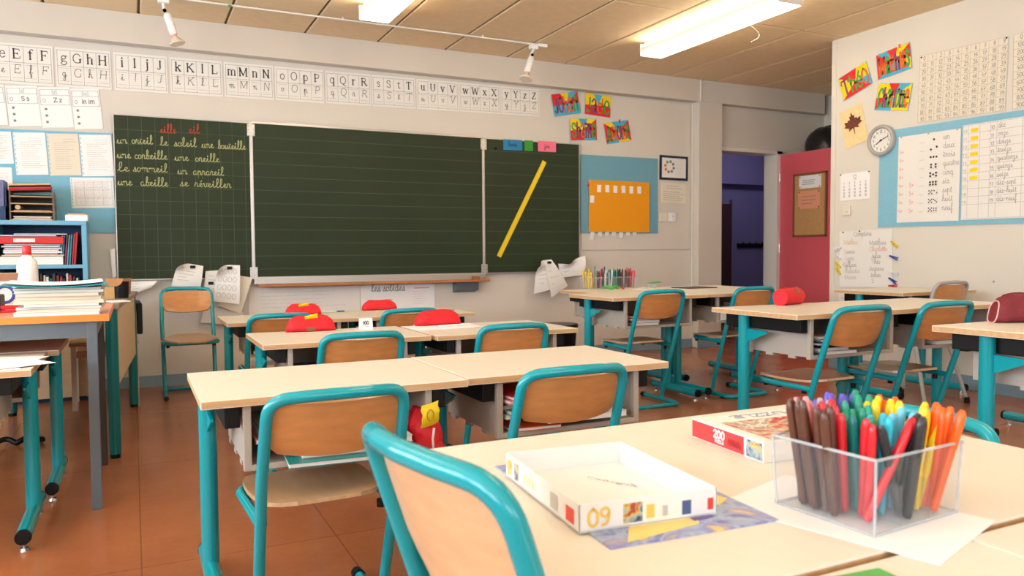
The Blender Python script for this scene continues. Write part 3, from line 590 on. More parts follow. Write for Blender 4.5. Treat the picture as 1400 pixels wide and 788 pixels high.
# phonics sheets under the frieze
for k, (ttl, cells, words, u0, v0, u1, v1) in enumerate((('j', 'J j', ['JEU', 'jupe'], -34, 116, 8, 171), ('[s]', 'S s', ['OISEAU', 'tasse', 'savon'], 10, 117.5, 54, 172.5), ('[z]', 'Z z', ['ZERO', 'vase', 'zig'], 54.8, 119.5, 98, 174.5), ('[in]', 'in im', ['lampe', 'timbre', 'lapin'], 99, 121.5, 138, 176.5))):
    o, w_, h_ = wall_item('phonics_sheet', 'white phonics sheet headed ' + ['with a letter j, cut by the picture edge', 's, with oiseau written below', 'z, with zero written below', 'in, rightmost of the phonics sheets'][k], 'wall sheet', 'F', rect(u0, v0, u1, v1), M['paper_w'], 'phonics sheets under the alphabet')
    grid(o, [-w_ * .46, w_ * .46], [h_ * .06, h_ * .30, h_ * .44], .002, M['ink2'], 'table_border')
    mb = MB(); text_mb(mb, ttl, 0, h_ * .33, .0035, .0022, PRINT, centre=True, serif=False); mb.v = [(p[0], p[1], Z1) for p in mb.v]; mb.build('heading', M['ink2'], o, recalc=False)
    mb = MB(); text_mb(mb, cells, w_ * .08, h_ * .13, .0042, .0040, PRINT, centre=True, serif=False); text_mb(mb, 'o', -w_ * .4, h_ * .13, .0045, .002, PRINT, serif=False); mb.v = [(p[0], p[1], Z1) for p in mb.v]; mb.build('letters', M['ink'], o, recalc=False)
    mb = MB()
    for q, wd in enumerate(words): text_mb(mb, wd, -w_ * .12, -h_ * (.06 + .16 * q), .0034, .002, SCRIPT if wd.islower() else PRINT, serif=False)
    for q in range(3): mb.prism([(x - w_ * .32, y - h_ * (.04 + .16 * q)) for x, y in arc(0, 0, .009, 0, 330, 6)], Z1, Z1 + .0002)
    mb.build('words', M['ink2'], o, recalc=False)

# left blue pinboard with its sheets
o, w_, h_ = wall_item('pinboard', 'light blue pinboard left of the blackboard', 'pinboard', 'F', [(-30, 174.5), (155, 183), (157, 318), (-30, 320)], M['blueb'], off=.004, th=.006)
for k, (u0, v0, u1, v1, lb) in enumerate(((-22, 180, 17, 224, 'white typed sheet at the left picture edge on the blue pinboard'), (20, 181.5, 64, 239, 'white typed sheet, first full sheet from the left on the blue pinboard'), (66, 183, 109, 240, 'cream typed sheet in the middle of the blue pinboard row'), (110.5, 184.5, 154, 241, 'white typed sheet on the blue pinboard next to the blackboard'), (-22, 229, 18, 292, 'white sheet low on the blue pinboard at the left picture edge'), (97, 243, 156, 284.5, 'landscape printed table sheet low on the blue pinboard'))):
    o, w_, h_ = wall_item('typed_sheet', lb, 'paper', 'F', rect(u0, v0, u1, v1), M['paper_c'] if k == 2 else M['paper_w'], 'sheets on the left blue pinboard', off=.0115)
    if k == 5:
        grid(o, lin(-w_ * .4, w_ * .45, 4), lin(-h_ * .42, h_ * .38, 3), .0016, M['ink3'])
        lines(o, -w_ * .4, w_ * .44, -h_ * .42, h_ * .36, 15, seed=k, th=.002, ragged=.1)
    else:
        lines(o, -w_ * .3, w_ * .4, -h_ * .36, h_ * .3, 13, seed=k, th=.0022)
        lines(o, -w_ * .05 if k != 2 else w_ * .0, w_ * .4, h_ * .28, h_ * .4, 2, M['ink2'] if k == 2 else M['ink3'], seed=k + 20, name='heading', ragged=.1)
    mb = MB()
    for q in range(9): mb.ribbon([(-w_ * .47, -h_ * .45 + q * h_ * .105), (-w_ * .47, -h_ * .45 + q * h_ * .105 + .012)], .004, Z1)
    mb.build('punched_strip', M['blueb'], o, recalc=False)

# ------------------------------------------------------------------ blackboard
YB = 6.15
bb = thing('blackboard', 'wide dark green blackboard with two side wings on the front wall', 'blackboard', (0, YB, 0))
zt, zb = 1.955, .793
XL, XA, XB_, XE = -.095, .826, 2.748, 3.712
for nm, a, b in (('left_wing', XL, XA - .012), ('centre_panel', XA + .012, XB_ - .012), ('right_wing', XB_ + .012, XE)):
    pn = MB().box((a, 0, zb), (b, .022, zt)).build('panel', M['board'], bb, bevel=.001)
    fm = MB().box((a - .004, -.003, zb - .006), (b + .004, .024, zb)).box((a - .004, -.003, zt), (b + .004, .024, zt + .008)).box((a - .005, -.003, zb), (a, .024, zt)).box((b, -.003, zb), (b + .005, .024, zt)).build('edge_trim', M['alu'], pn)
    mb = MB()
    if nm == 'left_wing':
        for k in range(1, 11): mb.ribbon([(a + (b - a) * k / 10.4, zb), (a + (b - a) * k / 10.4, zt)], .003)
        for k in range(1, 12): mb.ribbon([(a, zt - (zt - zb) * k / 11.6), (b, zt - (zt - zb) * k / 11.6)], .003)
    else:
        for k in range(1, 12): mb.ribbon([(a, zt - (zt - zb) * k / 11.6), (b, zt - (zt - zb) * k / 11.6)], .003)
    mb.v = [(p[0], -.0012, p[1]) for p in mb.v]
    mb.build('ruled_lines', M['chalk_line'], pn, recalc=False)
for x in (XA, XB_):
    MB().box((x - .010, -.008, zb - .02), (x + .010, .02, zt + .01)).build('hinge_post', M['alu'], bb, bevel=.002)
    for z in (zt - .05, zb + .03):
        h = MB().box((x - .028, -.014, z - .045), (x + .028, -.004, z + .045)).build('hinge', M['alu'], bb, bevel=.002)
        for dx in (-.018, .018):
            for dz in (-.028, .0, .028): MB().cyl((x + dx, -.016, z + dz), (x + dx, -.012, z + dz), .005, n=8).build('screw', M['chrome'], h)
MB().box((XA, -.012, zt), (XB_, .02, zt + .02)).build('top_rail', M['alu'], bb, bevel=.002)
MB().box((XA, -.02, zb - .055), (XB_, .02, zb - .006)).build('bottom_rail', M['alu'], bb, bevel=.002)
MB().box((XA + .02, -.085, zb - .075), (XB_ + .02, -.01, zb - .055)).build('chalk_ledge', mat('brown_ledge_wood', (176, 116, 70), .5, noise=((3, 30, 30), .12, 3)), bb, bevel=.003)
def chalk(words, m, nm='chalk_writing', hgt=.0070, wd=.0040):
    for tx, u0, v0, u1 in words:
        p, q = onY(u0, v0, YB), onY(u1, v0 + (u1 - u0) * .032, YB)
        mb = MB(); text_mb(mb, tx, 0, 0, hgt, wd, SCRIPT, fit=(q - p).length, ang=math.atan2(q.z - p.z, q.x - p.x))
        mb.v = [(p.x + v[0], -.0024, p.z + v[1]) for v in mb.v]
        mb.build(nm, m, bb, recalc=False)
chalk([('un', 160, 196, 174), ('orteil', 180, 196.5, 209), ('le', 219, 199, 230), ('soleil', 238, 200, 269), ('une', 276, 202, 292), ('bouteille', 298, 203.5, 336),
       ('une', 160, 216, 179), ('corbeille', 184, 217, 229), ('une', 239, 219.5, 258), ('oreille', 267, 221, 300), ('le', 161, 234, 177), ('sommeil', 182, 234.5, 229), ('un', 243, 238, 256), ('appareil', 264, 239, 306),
       ('une', 161, 253, 181), ('abeille', 192, 254, 230), ('se', 246, 254.5, 258), ('réveiller', 266, 255.5, 316)], M['chalk_y'])
chalk([('eille', 219, 182, 241), ('eil', 258, 182, 273)], M['chalk_r'], hgt=.0072)
for tx, u0, u1, m, lb in (('lundi', 688, 714, mat('blue_card', (30, 128, 178), .7), 'blue'), ('', 717, 728.5, mat('green_card', (52, 150, 52), .7), 'green'), ('jeu', 735.5, 760, mat('pink_card', (242, 120, 148), .7), 'pink')):
    o, w_, h_ = wall_item('card_strip', lb + ' card strip at the top of the right blackboard wing', 'card', 'F', [(u0, 190.5 + (u0 - 688) * .045), (u1, 190.5 + (u1 - 688) * .045), (u1, 205 + (u1 - 688) * .045), (u0, 205 + (u0 - 688) * .045)], m, 'card strips on the blackboard', off=.0535)
    if tx:
        mb = MB(); text_mb(mb, tx, 0, -.012, .005, .003, SCRIPT, centre=True); mb.v = [(p[0], p[1], Z1) for p in mb.v]; mb.build('handwriting', M['ink'], o, recalc=False)
# long yellow ruler held flat on the right wing
a, b = onY(681.5, 351, YB), onY(744, 221, YB)
ln = (b - a).length
o = MB().box((0, -.021, 0), (ln, .021, .006)).build('board_ruler', M['yellow'], bevel=.001)
ang = math.atan2(b.z - a.z, b.x - a.x)
o.matrix_world = Matrix.Translation((a.x, YB - .0045, a.z)) @ Matrix.Rotation(PI / 2, 4, 'X') @ Matrix.Rotation(ang, 4, 'Z')
tag(o, 'long yellow ruler hanging slantwise on the right blackboard wing', 'ruler')
mb = MB()
for k in range(1, 60): mb.ribbon([(ln * k / 60, .021), (ln * k / 60, .021 - (.012 if k % 5 == 0 else .006))], .0014, .0064)
mb.build('graduations', mat('ruler_marks', (150, 120, 10), .7), o, recalc=False)
tag(MB().lathe([(.013, 0), (.013, .008), (.010, .010)], 12).build('board_magnet', M['black'], smooth=True, loc=(onY(677, 203, YB).x, YB - .005, onY(677, 203, YB).z), rot=(PI / 2, 0, 0)), 'small black round magnet on the right blackboard wing', 'magnet')
# wedge holder with sponge, chalk on ledge
p = onY(640, 391, 6.1)
o = thing('sponge_holder', 'grey wall holder for the board sponge under the chalk ledge', 'holder', (p.x, 6.2, p.z))
MB().prism([(0, -.06), (0, .05), (-.012, .05), (-.012, -.04), (-.075, -.02), (-.095, .04), (-.105, .04), (-.085, -.035)], -.10, .10, Matrix(((0, 0, 1, 0), (1, 0, 0, 0), (0, 1, 0, 0), (0, 0, 0, 1)))).build('trough', M['steel'], o)
for s in (-1, 1): MB().prism([(0, -.06), (0, .05), (-.095, .045), (-.085, -.035)], s * .1 - .003, s * .1 + .003, Matrix(((0, 0, 1, 0), (1, 0, 0, 0), (0, 1, 0, 0), (0, 0, 0, 1)))).build('end_plate', M['steel'], o)
tag(MB().box((-.07, -.02, -.014), (.07, .02, .014)).build('wooden_eraser', M['edge'], bevel=.003, loc=(p.x + .01, 6.145, p.z + .028), rot=(R(20), R(-12), 0)), 'wooden board eraser lying in the grey holder', 'eraser')
p = onY(651, 369.5, 6.1)
tag(MB().box((-.03, -.02, 0), (.03, .02, .028)).build('chalk_block', M['brownc'], bevel=.003, loc=(p.x, 6.105, zb - .055)), 'small brown block on the chalk ledge', 'eraser')

# loose paper bundles clipped along the board's lower edge
def hung(label, pts, m, y, curl=.03, clip=None, print_n=0, ccorner=None, seed=1, circles=False):
    """pts: TL, TR, BR, BL pixels at depth y; sheet bows out of the wall"""
    C4 = [onY(u, v, y) for u, v in pts]
    o = thing('hanging_paper', label, 'paper', C4[0])
    N = 9; g = []
    def P(s, t):
        q = (C4[0] * (1 - s) + C4[1] * s) * (1 - t) + (C4[3] * (1 - s) + C4[2] * s) * t
        bow = curl * math.sin(PI * min(1, t * 1.0)) * (.4 + .6 * s) + curl * .6 * t * t
        q = q + Vector((0, -bow, 0))
        if ccorner is not None:
            dd = max(0, 1 - (math.hypot(s - ccorner[0], t - ccorner[1]) / .5))
            q += Vector((0, -.10 * dd * dd, -.035 * dd * dd))
        return q
    for i in range(N): g.append([P(i / (N - 1), j / (N - 1)) - C4[0] for j in range(N)])
    MB().sheet(g, .0012).build('sheet', m, o, smooth=True)
    if print_n or circles:
        mb = MB()
        D = lambda s, t: P(s, t) - C4[0] + Vector((0, -.002, 0))
        if circles:
            for r_ in range(4):
                for c_ in range(4):
                    s0, t0 = .18 + .2 * c_, .16 + .22 * r_
                    mb.tube([D(s0 + .075 * math.cos(a_), t0 + .07 * math.sin(a_)) for a_ in [k * PI / 5 for k in range(10)]], .0009, 4, closed=True)
        rr = random.Random(seed)
        for k in range(print_n):
            t = .2 + .65 * k / print_n
            mb.tube([D(.15, t), D(.3, t), D(.3 + .5 * rr.random(), t)], .0009, 4)
        mb.build('printed_marks', M['ink2'], o)
    if clip:
        q = P(*clip) - C4[0]
        MB().box((q.x - .018, q.y - .012, q.z - .010), (q.x + .018, q.y + .014, q.z + .012)).build('clip', M['black'], o, bevel=.003)
    return o
hung('curled white sheet clipped below the left blackboard wing', [(243, 358), (278, 364), (274, 394), (234, 391)], M['paper'], 6.11, .02, clip=(.6, .12), print_n=5, ccorner=(0, 0))
hung('white sheet hanging behind the circle worksheet', [(281, 371), (309, 369), (318, 412), (278, 402)], M['paper'], 6.13, .015, print_n=4, clip=(.25, .5), seed=3)
hung('worksheet of printed circles clipped under the blackboard', [(297, 362), (328, 363), (327, 416), (291, 412)], M['paper_w'], 6.10, .02, clip=(.55, .08), circles=True, ccorner=(0, 0))
hung('cream sheet hanging behind the circle worksheet, right of it', [(322, 376), (345, 380), (329, 429), (297, 418)], M['paper_c'], 6.135, .012)
hung('large pale sheet low on the wall behind the front desks', [(280, 418), (333, 428), (331, 446), (274, 441)], M['paper'], 6.16, .01)
hung('white worksheet bundle clipped under the right blackboard wing', [(733, 357), (754, 355), (775, 390), (729, 402)], M['paper_w'], 6.10, .02, clip=(.75, .1), print_n=5, seed=6, ccorner=(0, 0))
hung('white diamond hanging sheet between two bundles under the right wing', [(745, 362), (761, 366), (775, 391), (753, 407)], M['paper'], 6.08, .02, print_n=3, seed=8)
hung('curled white sheet with an orange spot under the right blackboard corner', [(762, 360), (800, 350), (796, 376), (765, 380)], M['paper_w'], 6.11, .03, ccorner=(.3, 0), print_n=3, seed=9)
hung('stack of white sheets on the wall by the teacher desk', [(170, 386), (215, 384), (207, 393), (176, 404)], M['paper_w'], 6.12, .02, print_n=3, seed=4)
hung('narrow white sheet hanging at the left blackboard edge', [(150.5, 341), (157, 340), (159, 378), (154, 380)], M['paper_w'], 6.14, .005)
o, w_, h_ = wall_item('wall_poster', 'white handwritten poster on the wall under the chalk ledge', 'poster', 'F', [(493, 388), (594, 384), (594, 424), (493, 427)], M['paper_w'])
mb = MB(); text_mb(mb, 'les solides', -w_ * .36, h_ * .2, .0085, .005, SCRIPT); mb.v = [(p[0], p[1], Z1) for p in mb.v]; mb.build('handwriting', M['ink2'], o, recalc=False)
MB().ribbon([(w_ * .22, h_ * .28), (w_ * .42, h_ * .28)], .006, Z1).build('underline', M['orangep'], o, recalc=False)
lines(o, w_ * .2, w_ * .42, -h_ * .3, h_ * .2, 6, seed=3); pins(o, [(-w_ * .47, h_ * .44), (w_ * .47, h_ * .44)], M['chrome'], .008)
o, w_, h_ = wall_item('wall_poster', 'long plain white poster on the wall behind the front row desks', 'poster', 'F', [(340, 393), (492, 388), (492, 426), (340, 432)], M['paper'])
lines(o, -w_ * .4, w_ * .4, -h_ * .3, h_ * .35, 5, seed=12)

# right blue board, orange chart, framed notices, switches
o, w_, h_ = wall_item('pinboard', 'blue pinboard right of the blackboard', 'pinboard', 'F', [(793, 211.5), (899, 217), (899, 319.5), (794, 319)], mat('blue_pinboard_deep', (112, 166, 188), .85, noise=(60, .03, 3)), off=.012, th=.006)
o, w_, h_ = wall_item('orange_chart', 'orange chart with white card pockets on the blue pinboard', 'chart', 'F', [(803, 246), (886, 250), (889, 318), (807, 317)], M['orange'], off=.030, th=.003)
for k in range(6):
    MB().box((-.021, -.034, 0), (.021, .034, .002)).build('white_card', M['paper_w'], o, loc=(-w_ * .34 + k * w_ * .133, h_ * .34 + (.002 if k % 2 else 0), .003), rot=(0, 0, R((-3, 2, -2, 3, 0, 2)[k])))
MB().box((-.021, -.034, 0), (.021, .034, .002)).build('white_card', M['paper_w'], o, loc=(-w_ * .45, h_ * .13, .003), rot=(0, 0, R(-3)))
for k in range(7):
    MB().box((-.022, (-.085, -.05, -.045, -.05, -.065, -.04, -.04)[k], 0), (.022, 0, .0015)).build('hanging_tab', M['paper_w'], o, loc=(-w_ * .43 + k * w_ * .115, -h_ * .5 + .01, -.004), rot=(R(8), 0, R((-8, 4, 2, -3, 6, 0, -2)[k])))
lines(o, -w_ * .1, w_ * .45, h_ * .42, h_ * .48, 1, mat('chart_brown_ink', (170, 100, 10), .8), th=.005, seed=5)
pins(o, [(-w_ * .51, h_ * .40)], M['redp'], .012)
o, w_, h_ = wall_item('framed_notice', 'notice with a dark patterned border and a wheel of seasons, right of the blackboard', 'notice', 'F', [(901.5, 212), (940.5, 214.5), (940, 248), (901.5, 245.5)], mat('navy_border', (30, 40, 66), .6, noise=(70, .9, 2)), off=.013, th=.004)
MB().box((-w_ * .42, -h_ * .40, .003), (w_ * .42, h_ * .40, .0055)).build('sheet', M['paper'], o)
mb = MB()
for k in range(8):
    a_ = k * PI / 4 + .2; mb.cur = [0, 0, 0, 0, 1, 2, 2, 0][(k + 2) % 8]
    mb.prism([(-w_ * .16 + math.cos(t) * r_, math.sin(t) * r_ + .01) for t, r_ in ((a_, .042), (a_ + .2, .066), (a_ + .55, .066), (a_ + .65, .042))], .0056, .0062)
mb.build('season_wheel', [M['ink2'], M['green'], M['orangep']], o)
lines(o, w_ * .06, w_ * .36, -h_ * .3, h_ * .3, 7, seed=2).location.z = .004
o, w_, h_ = wall_item('typed_notice', 'small typed notice under the bordered notice by the pilaster', 'notice', 'F', [(904, 249.5), (938, 251.5), (937.5, 279), (904, 277)], M['paper_c'], off=.013)
lines(o, -w_ * .42, w_ * .42, -h_ * .4, h_ * .1, 5, M['ink2'], seed=5, th=.003); lines(o, -w_ * .3, w_ * .4, h_ * .18, h_ * .4, 2, M['ink2'], seed=6, th=.003, name='heading')
for u, lb in ((906, 'blank cream wall plate beside the light switch'), (918.5, 'cream light switch on the front wall by the pilaster')):
    o, w_, h_ = wall_item('light_switch', lb, 'switch', 'F', rect(u - 4.6, 291, u + 4.6, 303), M['whitep'] if u > 910 else M['paper_c'], off=.012, th=.012, bevel=.002)
    if u > 910: MB().box((-.018, -.022, .012), (.018, .022, .017)).build('rocker', M['whitep'], o, bevel=.002, rot=(R(4), 0, 0)); MB().box((-.006, .004, .0172), (.006, .012, .0178)).build('mark', M['ink2'], o)

# painted name cards
def name_card(tx, wall, quad, cols, tri, lb):
    o, w_, h_ = wall_item('name_card', lb, 'name card', wall, quad, M['cyan'], 'painted name cards', off=.006 if wall == 'R' else .0125)
    mb = MB(); W2, H2 = w_ / 2 * .985, h_ / 2 * .985
    pts = [(-W2, H2), (-W2 * .35, H2), (W2 * .3, H2), (W2, H2), (W2, -H2 * .1), (W2, -H2), (0, -H2), (-W2, -H2), (-W2, -H2 * .1)]
    ct = (W2 * .05, 0)
    for k in range(9):
        mb.cur = tri[k % len(tri)]; a_, b_ = pts[k], pts[(k + 1) % 9]
        mb.add([(ct[0], ct[1], Z1 - .0004), (b_[0], b_[1], Z1 - .0004), (a_[0], a_[1], Z1 - .0004)], [(0, 2, 1)])
    mb.build('painted_background', [M['redp'], M['yellowp'], M['cyan']], o, recalc=False)
    tot = sum(PRINT[c][0] for c in tx); ux = w_ * .9 / tot; x = -w_ * .45; uy = h_ * .78 / 8.4
    for k, c in enumerate(tx):
        for nm, m, wd, dz in (('letter_outline', M['purplep'], .0165, 0), ('letter', M[cols[k % len(cols)]], .0128, .0008)):
            mb = MB(); gl, tw = glyphs(c, PRINT)
            asc = 1.35 if c in 'aceimnorsuvwxzé' and c != 'é' else 1.0
            yb = -h_ * .36 + (0 if c not in 'jgpqy' else .0)
            for fl, P, ch in gl: mb.ribbon([(x + p[0] * ux, yb + p[1] * uy * asc) for p in P], wd * min(1, h_ / .2), Z1 + dz)
            par = o if nm == 'letter_outline' else last
            last = mb.build(nm, m, par, recalc=False)
        x += PRINT[c][0] * ux
q3 = lambda *P: [(680 + x / 3.94, 60 + y / 3.94) for x, y in P]
q5 = lambda *P: [(1130 + x / 5.185, 40 + y / 5.185) for x, y in P]
name_card('Johan', 'F', q3((290, 273), (430, 255), (450, 372), (308, 390)), ['purplep', 'purplep', 'orangep', 'orangep', 'green'], [0, 1, 2, 0, 2, 2, 2, 2, 0], 'painted name card reading Johan, top left of four')
name_card('Jade', 'F', q3((475, 262), (615, 288), (605, 398), (468, 378)), ['green', 'purplep', 'orangep', 'green'], [1, 2, 1, 1, 0, 0, 0, 0, 1], 'painted name card reading Jade, top right of four')
name_card('Shaïna', 'F', q3((390, 402), (535, 405), (535, 520), (395, 520)), ['green', 'purplep', 'orangep', 'purplep', 'purplep', 'green'], [1, 2, 1, 0, 0, 2, 0, 0, 1], 'painted name card reading Shaïna, lower left of four')
name_card('Antoine', 'F', q3((570, 428), (705, 410), (722, 520), (590, 543)), ['green', 'orangep', 'orangep', 'purplep', 'purplep', 'orangep'], [1, 2, 2, 0, 0, 1, 2, 0, 0], 'painted name card reading Antoine, lower right of four')
name_card('Théo', 'R', q5((78, 355), (280, 228), (328, 380), (125, 510)), ['purplep', 'green', 'green', 'orangep'], [0, 0, 1, 1, 2, 0, 0, 1, 1], 'painted name card reading Théo on the right wall')
name_card('Matthias', 'R', q5((345, 187), (590, 92), (608, 272), (372, 362)), ['orangep', 'green', 'orangep', 'orangep', 'purplep', 'orangep'], [2, 0, 1, 0, 1, 2, 2, 0, 0], 'painted name card reading Matthias on the right wall')
name_card('Charlotte', 'R', q5((365, 383), (605, 382), (582, 578), (345, 575)), ['green', 'purplep', 'green', 'orangep', 'purplep'], [1, 0, 2, 1, 1, 1, 2, 0, 1], 'painted name card reading Charlotte on the right wall')

# ------------------------------------------------------------------ right wall
o, w_, h_ = wall_item('leaf_picture', 'orange painted sheet with a dry maple leaf on the right wall', 'picture', 'R', [(1145.5, 155.5), (1178, 141), (1187.5, 190), (1159, 204)], M['leafp'])
lp = [(0, -.9), (.06, -.35), (.45, -.5), (.38, -.3), (.8, -.1), (.65, 0), (.72, .3), (.42, .22), (.36, .38), (.2, .3), (.22, .62), (.1, .55), (0, .85)]
lp = lp + [(-x, y) for x, y in lp[-2:0:-1]]
MB().prism([(x * w_ * .50, y * h_ * .34 + h_ * .08) for x, y in lp], .0016, .004).build('leaf', M['leaf'], o)
# clock
p = onX(1203, 192, XR - .04)
o = thing('wall_clock', 'round grey wall clock on the right wall', 'clock'); rC = .118
o.matrix_world = Matrix.Translation((XR, p.y, p.z)) @ Matrix.Rotation(-PI / 2, 4, 'Z') @ Matrix.Rotation(PI / 2, 4, 'X')
MB().lathe([(rC * .9, 0), (rC, .012), (rC, .03), (rC * .96, .042), (rC * .86, .046), (rC * .78, .04), (rC * .75, .026), (.001, .026)], 36).build('case', M['clockg'], o, smooth=True)
MB().lathe([(rC * .74, .024), (rC * .74, .028), (.001, .028)], 32).build('dial', M['paper'], o)
mb = MB()
for k in range(1, 13):
    a_ = PI / 2 - k * PI / 6; text_mb(mb, str(k), rC * .57 * math.cos(a_), rC * .57 * math.sin(a_) - .010, .0029, .0026, PRINT, centre=True, serif=False)
mb.v = [(q[0], q[1], .0288) for q in mb.v]; mb.build('numerals', M['ink'], o, recalc=False)
MB().box((-.0035, -.012, .0295), (.0035, .05, .031)).build('hour_hand', M['black'], o, rot=(0, 0, R(122)))
MB().box((-.0026, -.012, .0315), (.0026, .07, .0328)).build('minute_hand', M['black'], o, rot=(0, 0, R(-68)))
MB().lathe([(.007, .028), (.007, .034), (.001, .036)], 12).build('hub', M['black'], o)

# number chart 0-99, hundreds chart
o, w_, h_ = wall_item('number_chart', 'large handwritten number chart from 0 to 99', 'chart', 'R', [(1256, 77), (1377, 50), (1377.5, 151), (1257, 168)], M['paper_c'])
grid(o, lin(-w_ * .5, w_ * .495, 10), lin(-h_ * .495, h_ * .495, 10), .0022, M['ink3'])
mb = MB()
for r_ in range(10):
    for c_ in range(10):
        s = str(r_ * 10 + c_); text_mb(mb, s, -w_ * .5 + (c_ + .55) * w_ / 10, h_ * .5 - (r_ + .8) * h_ / 10, .0040, .0028, PRINT, centre=True, serif=False)
mb.v = [(q[0], q[1], Z1) for q in mb.v]; mb.build('numbers', M['ink2'], o, recalc=False)
pins(o, [(-w_ * .48, h_ * .47), (w_ * .48, h_ * .48)])
o, w_, h_ = wall_item('hundreds_chart', 'handwritten strip of hundreds at the right picture edge', 'chart', 'R', [(1385, 47), (1455, 30), (1455, 137), (1386, 150)], M['paper_c'])
grid(o, lin(-w_ * .5, w_ * .495, 3), lin(-h_ * .495, h_ * .495, 10), .0022, M['ink3'])
mb = MB()
for r_ in range(10):
    text_mb(mb, str(r_ * 100), -w_ * .5 + w_ * .16, h_ * .5 - (r_ + .8) * h_ / 10, .0040, .0028, PRINT, centre=True, serif=False)
    for c_ in (1, 2): text_mb(mb, str(r_ * 100 + c_ * 1000), -w_ * .5 + w_ * (.16 + .33 * c_), h_ * .5 - (r_ + .8) * h_ / 10, .0034, .0028, PRINT, centre=True, serif=False)
mb.v = [(q[0], q[1], Z1) for q in mb.v]; mb.build('numbers', M['ink2'], o, recalc=False)
# blue pinboard with dice chart and number-word chart
o, w_, h_ = wall_item('pinboard', 'light blue pinboard on the right wall behind the clock', 'pinboard', 'R', [(1202, 181), (1470, 139), (1470, 303.5), (1202.5, 310.5)], mat('blue_pinboard_right', (132, 190, 214), .85, noise=(60, .03, 3)), off=.004, th=.006)
o, w_, h_ = wall_item('dice_chart', 'handwritten chart of dots and number words un to neuf', 'chart', 'R', [(1228, 187.5), (1313, 176), (1311.5, 301.5), (1227, 305)], M['paper'], off=.013)
a, b, c, d = MB(), MB(), MB(), MB()
patt = {1: [(0, 0)], 2: [(-1, -.6), (1, .6)], 3: [(-1, 0), (0, 0), (1, 0)], 4: [(-.8, -.7), (.8, -.7), (-.8, .7), (.8, .7)], 5: [(-1, -.8), (1, -.8), (0, 0), (-1, .8), (1, .8)], 6: [(-1, -.7), (0, -.7), (1, -.7), (-1, .7), (0, .7), (1, .7)]}
patt[7] = [(x * .5 - .8, y) for x, y in patt[5]] + [(.5, .7), (1.4, -.5)]; patt[8] = [(x * .5 - .8, y) for x, y in patt[5]] + [(.4, .7), (.9, 0), (1.4, -.7)]; patt[9] = [(x * .5 - .8, y) for x, y in patt[5]] + [(.5, -.6), (1.3, -.6), (.5, .6), (1.3, .6)]
for k, wd in enumerate(['un', 'deux', 'trois', 'quatre', 'cinq', 'six', 'sept', 'huit', 'neuf']):
    y = h_ * .42 - k * h_ * .098
    for x_, y_ in patt[k + 1]:
        r_ = .0080 if k < 6 else .0052
        a.prism(arc(w_ * .09 + x_ * .022, y + y_ * .013, r_, 0, 330, 9), Z1, Z1 + .0003)
    if k > 2: b.ribbon([(w_ * .09 - .036, y - .021), (w_ * .09 + .036, y - .021), (w_ * .09 + .036, y + .021)], .002, Z1)
    text_mb(c, wd, w_ * .24, y - .008, .0058, .0022, SCRIPT)
    text_mb(d, '4+' if k else '', -w_ * .48, y - .016, .0044, .003, PRINT, serif=False)
    if k > 4: text_mb(d, '5+', -w_ * .30, y - .016, .0044, .003, PRINT, serif=False)
    b.ribbon([(-w_ * .14, y - .014), (-w_ * .06, y - .014)], .002, Z1)
for q in (c, d): q.v = [(p[0], p[1], Z1) for p in q.v]
a.build('dots', M['ink'], o); b.build('pencil_lines', M['ink3'], o, recalc=False); c.build('number_words', M['ink2'], o, recalc=False); d.build('pink_sums', mat('pink_ink', (236, 130, 130), .8), o, recalc=False)
pins(o, [(0, h_ * .49), (w_ * .45, h_ * .49), (-w_ * .45, h_ * .49)], M['salmon'])
o, w_, h_ = wall_item('number_word_chart', 'ruled chart of numbers dix to dix-neuf with yellow blocks', 'chart', 'R', [(1315.5, 172.5), (1470, 148), (1470, 295.5), (1314.5, 300.5)], M['paper'], off=.013)
yy = [h_ * .49 - k * h_ * .083 for k in range(11)]
grid(o, [-w_ * .497, -w_ * .44, -w_ * .33, -w_ * .23, -w_ * .17, w_ * .06, w_ * .49], yy[:1] + yy[1:] + [-h_ * .49], .002, M['ink3'])
a, b = MB(), MB()
for k, wd in enumerate(['dix', 'onze', 'douze', 'treize', 'quatorze', 'quinze', 'seize', 'dix-sept', 'dix-huit', 'dix-neuf']):
    y = yy[k + 1] if k < 10 else 0
    text_mb(a, str(10 + k), -w_ * .225, y + .008, .0034, .0026, PRINT, serif=False)
    text_mb(a, wd, -w_ * .16, y + .012, .0048, .0022, SCRIPT)
    text_mb(a, '10+%d' % k, w_ * .1, y + .010, .0052, .0022, PRINT, serif=False)
    text_mb(a, '1 %d' % k, -w_ * .49, y + .008, .0026, .002, PRINT, serif=False)
    if k < 7: b.add([(-w_ * .42, y + .006, Z1), (-w_ * .345, y + .006, Z1), (-w_ * .345, y + .03, Z1), (-w_ * .42, y + .03, Z1)], [(0, 1, 2, 3)])
a.v = [(p[0], p[1], Z1) for p in a.v]
a.build('handwriting', M['ink2'], o, recalc=False); b.build('yellow_blocks', M['yellowp'], o, recalc=False)
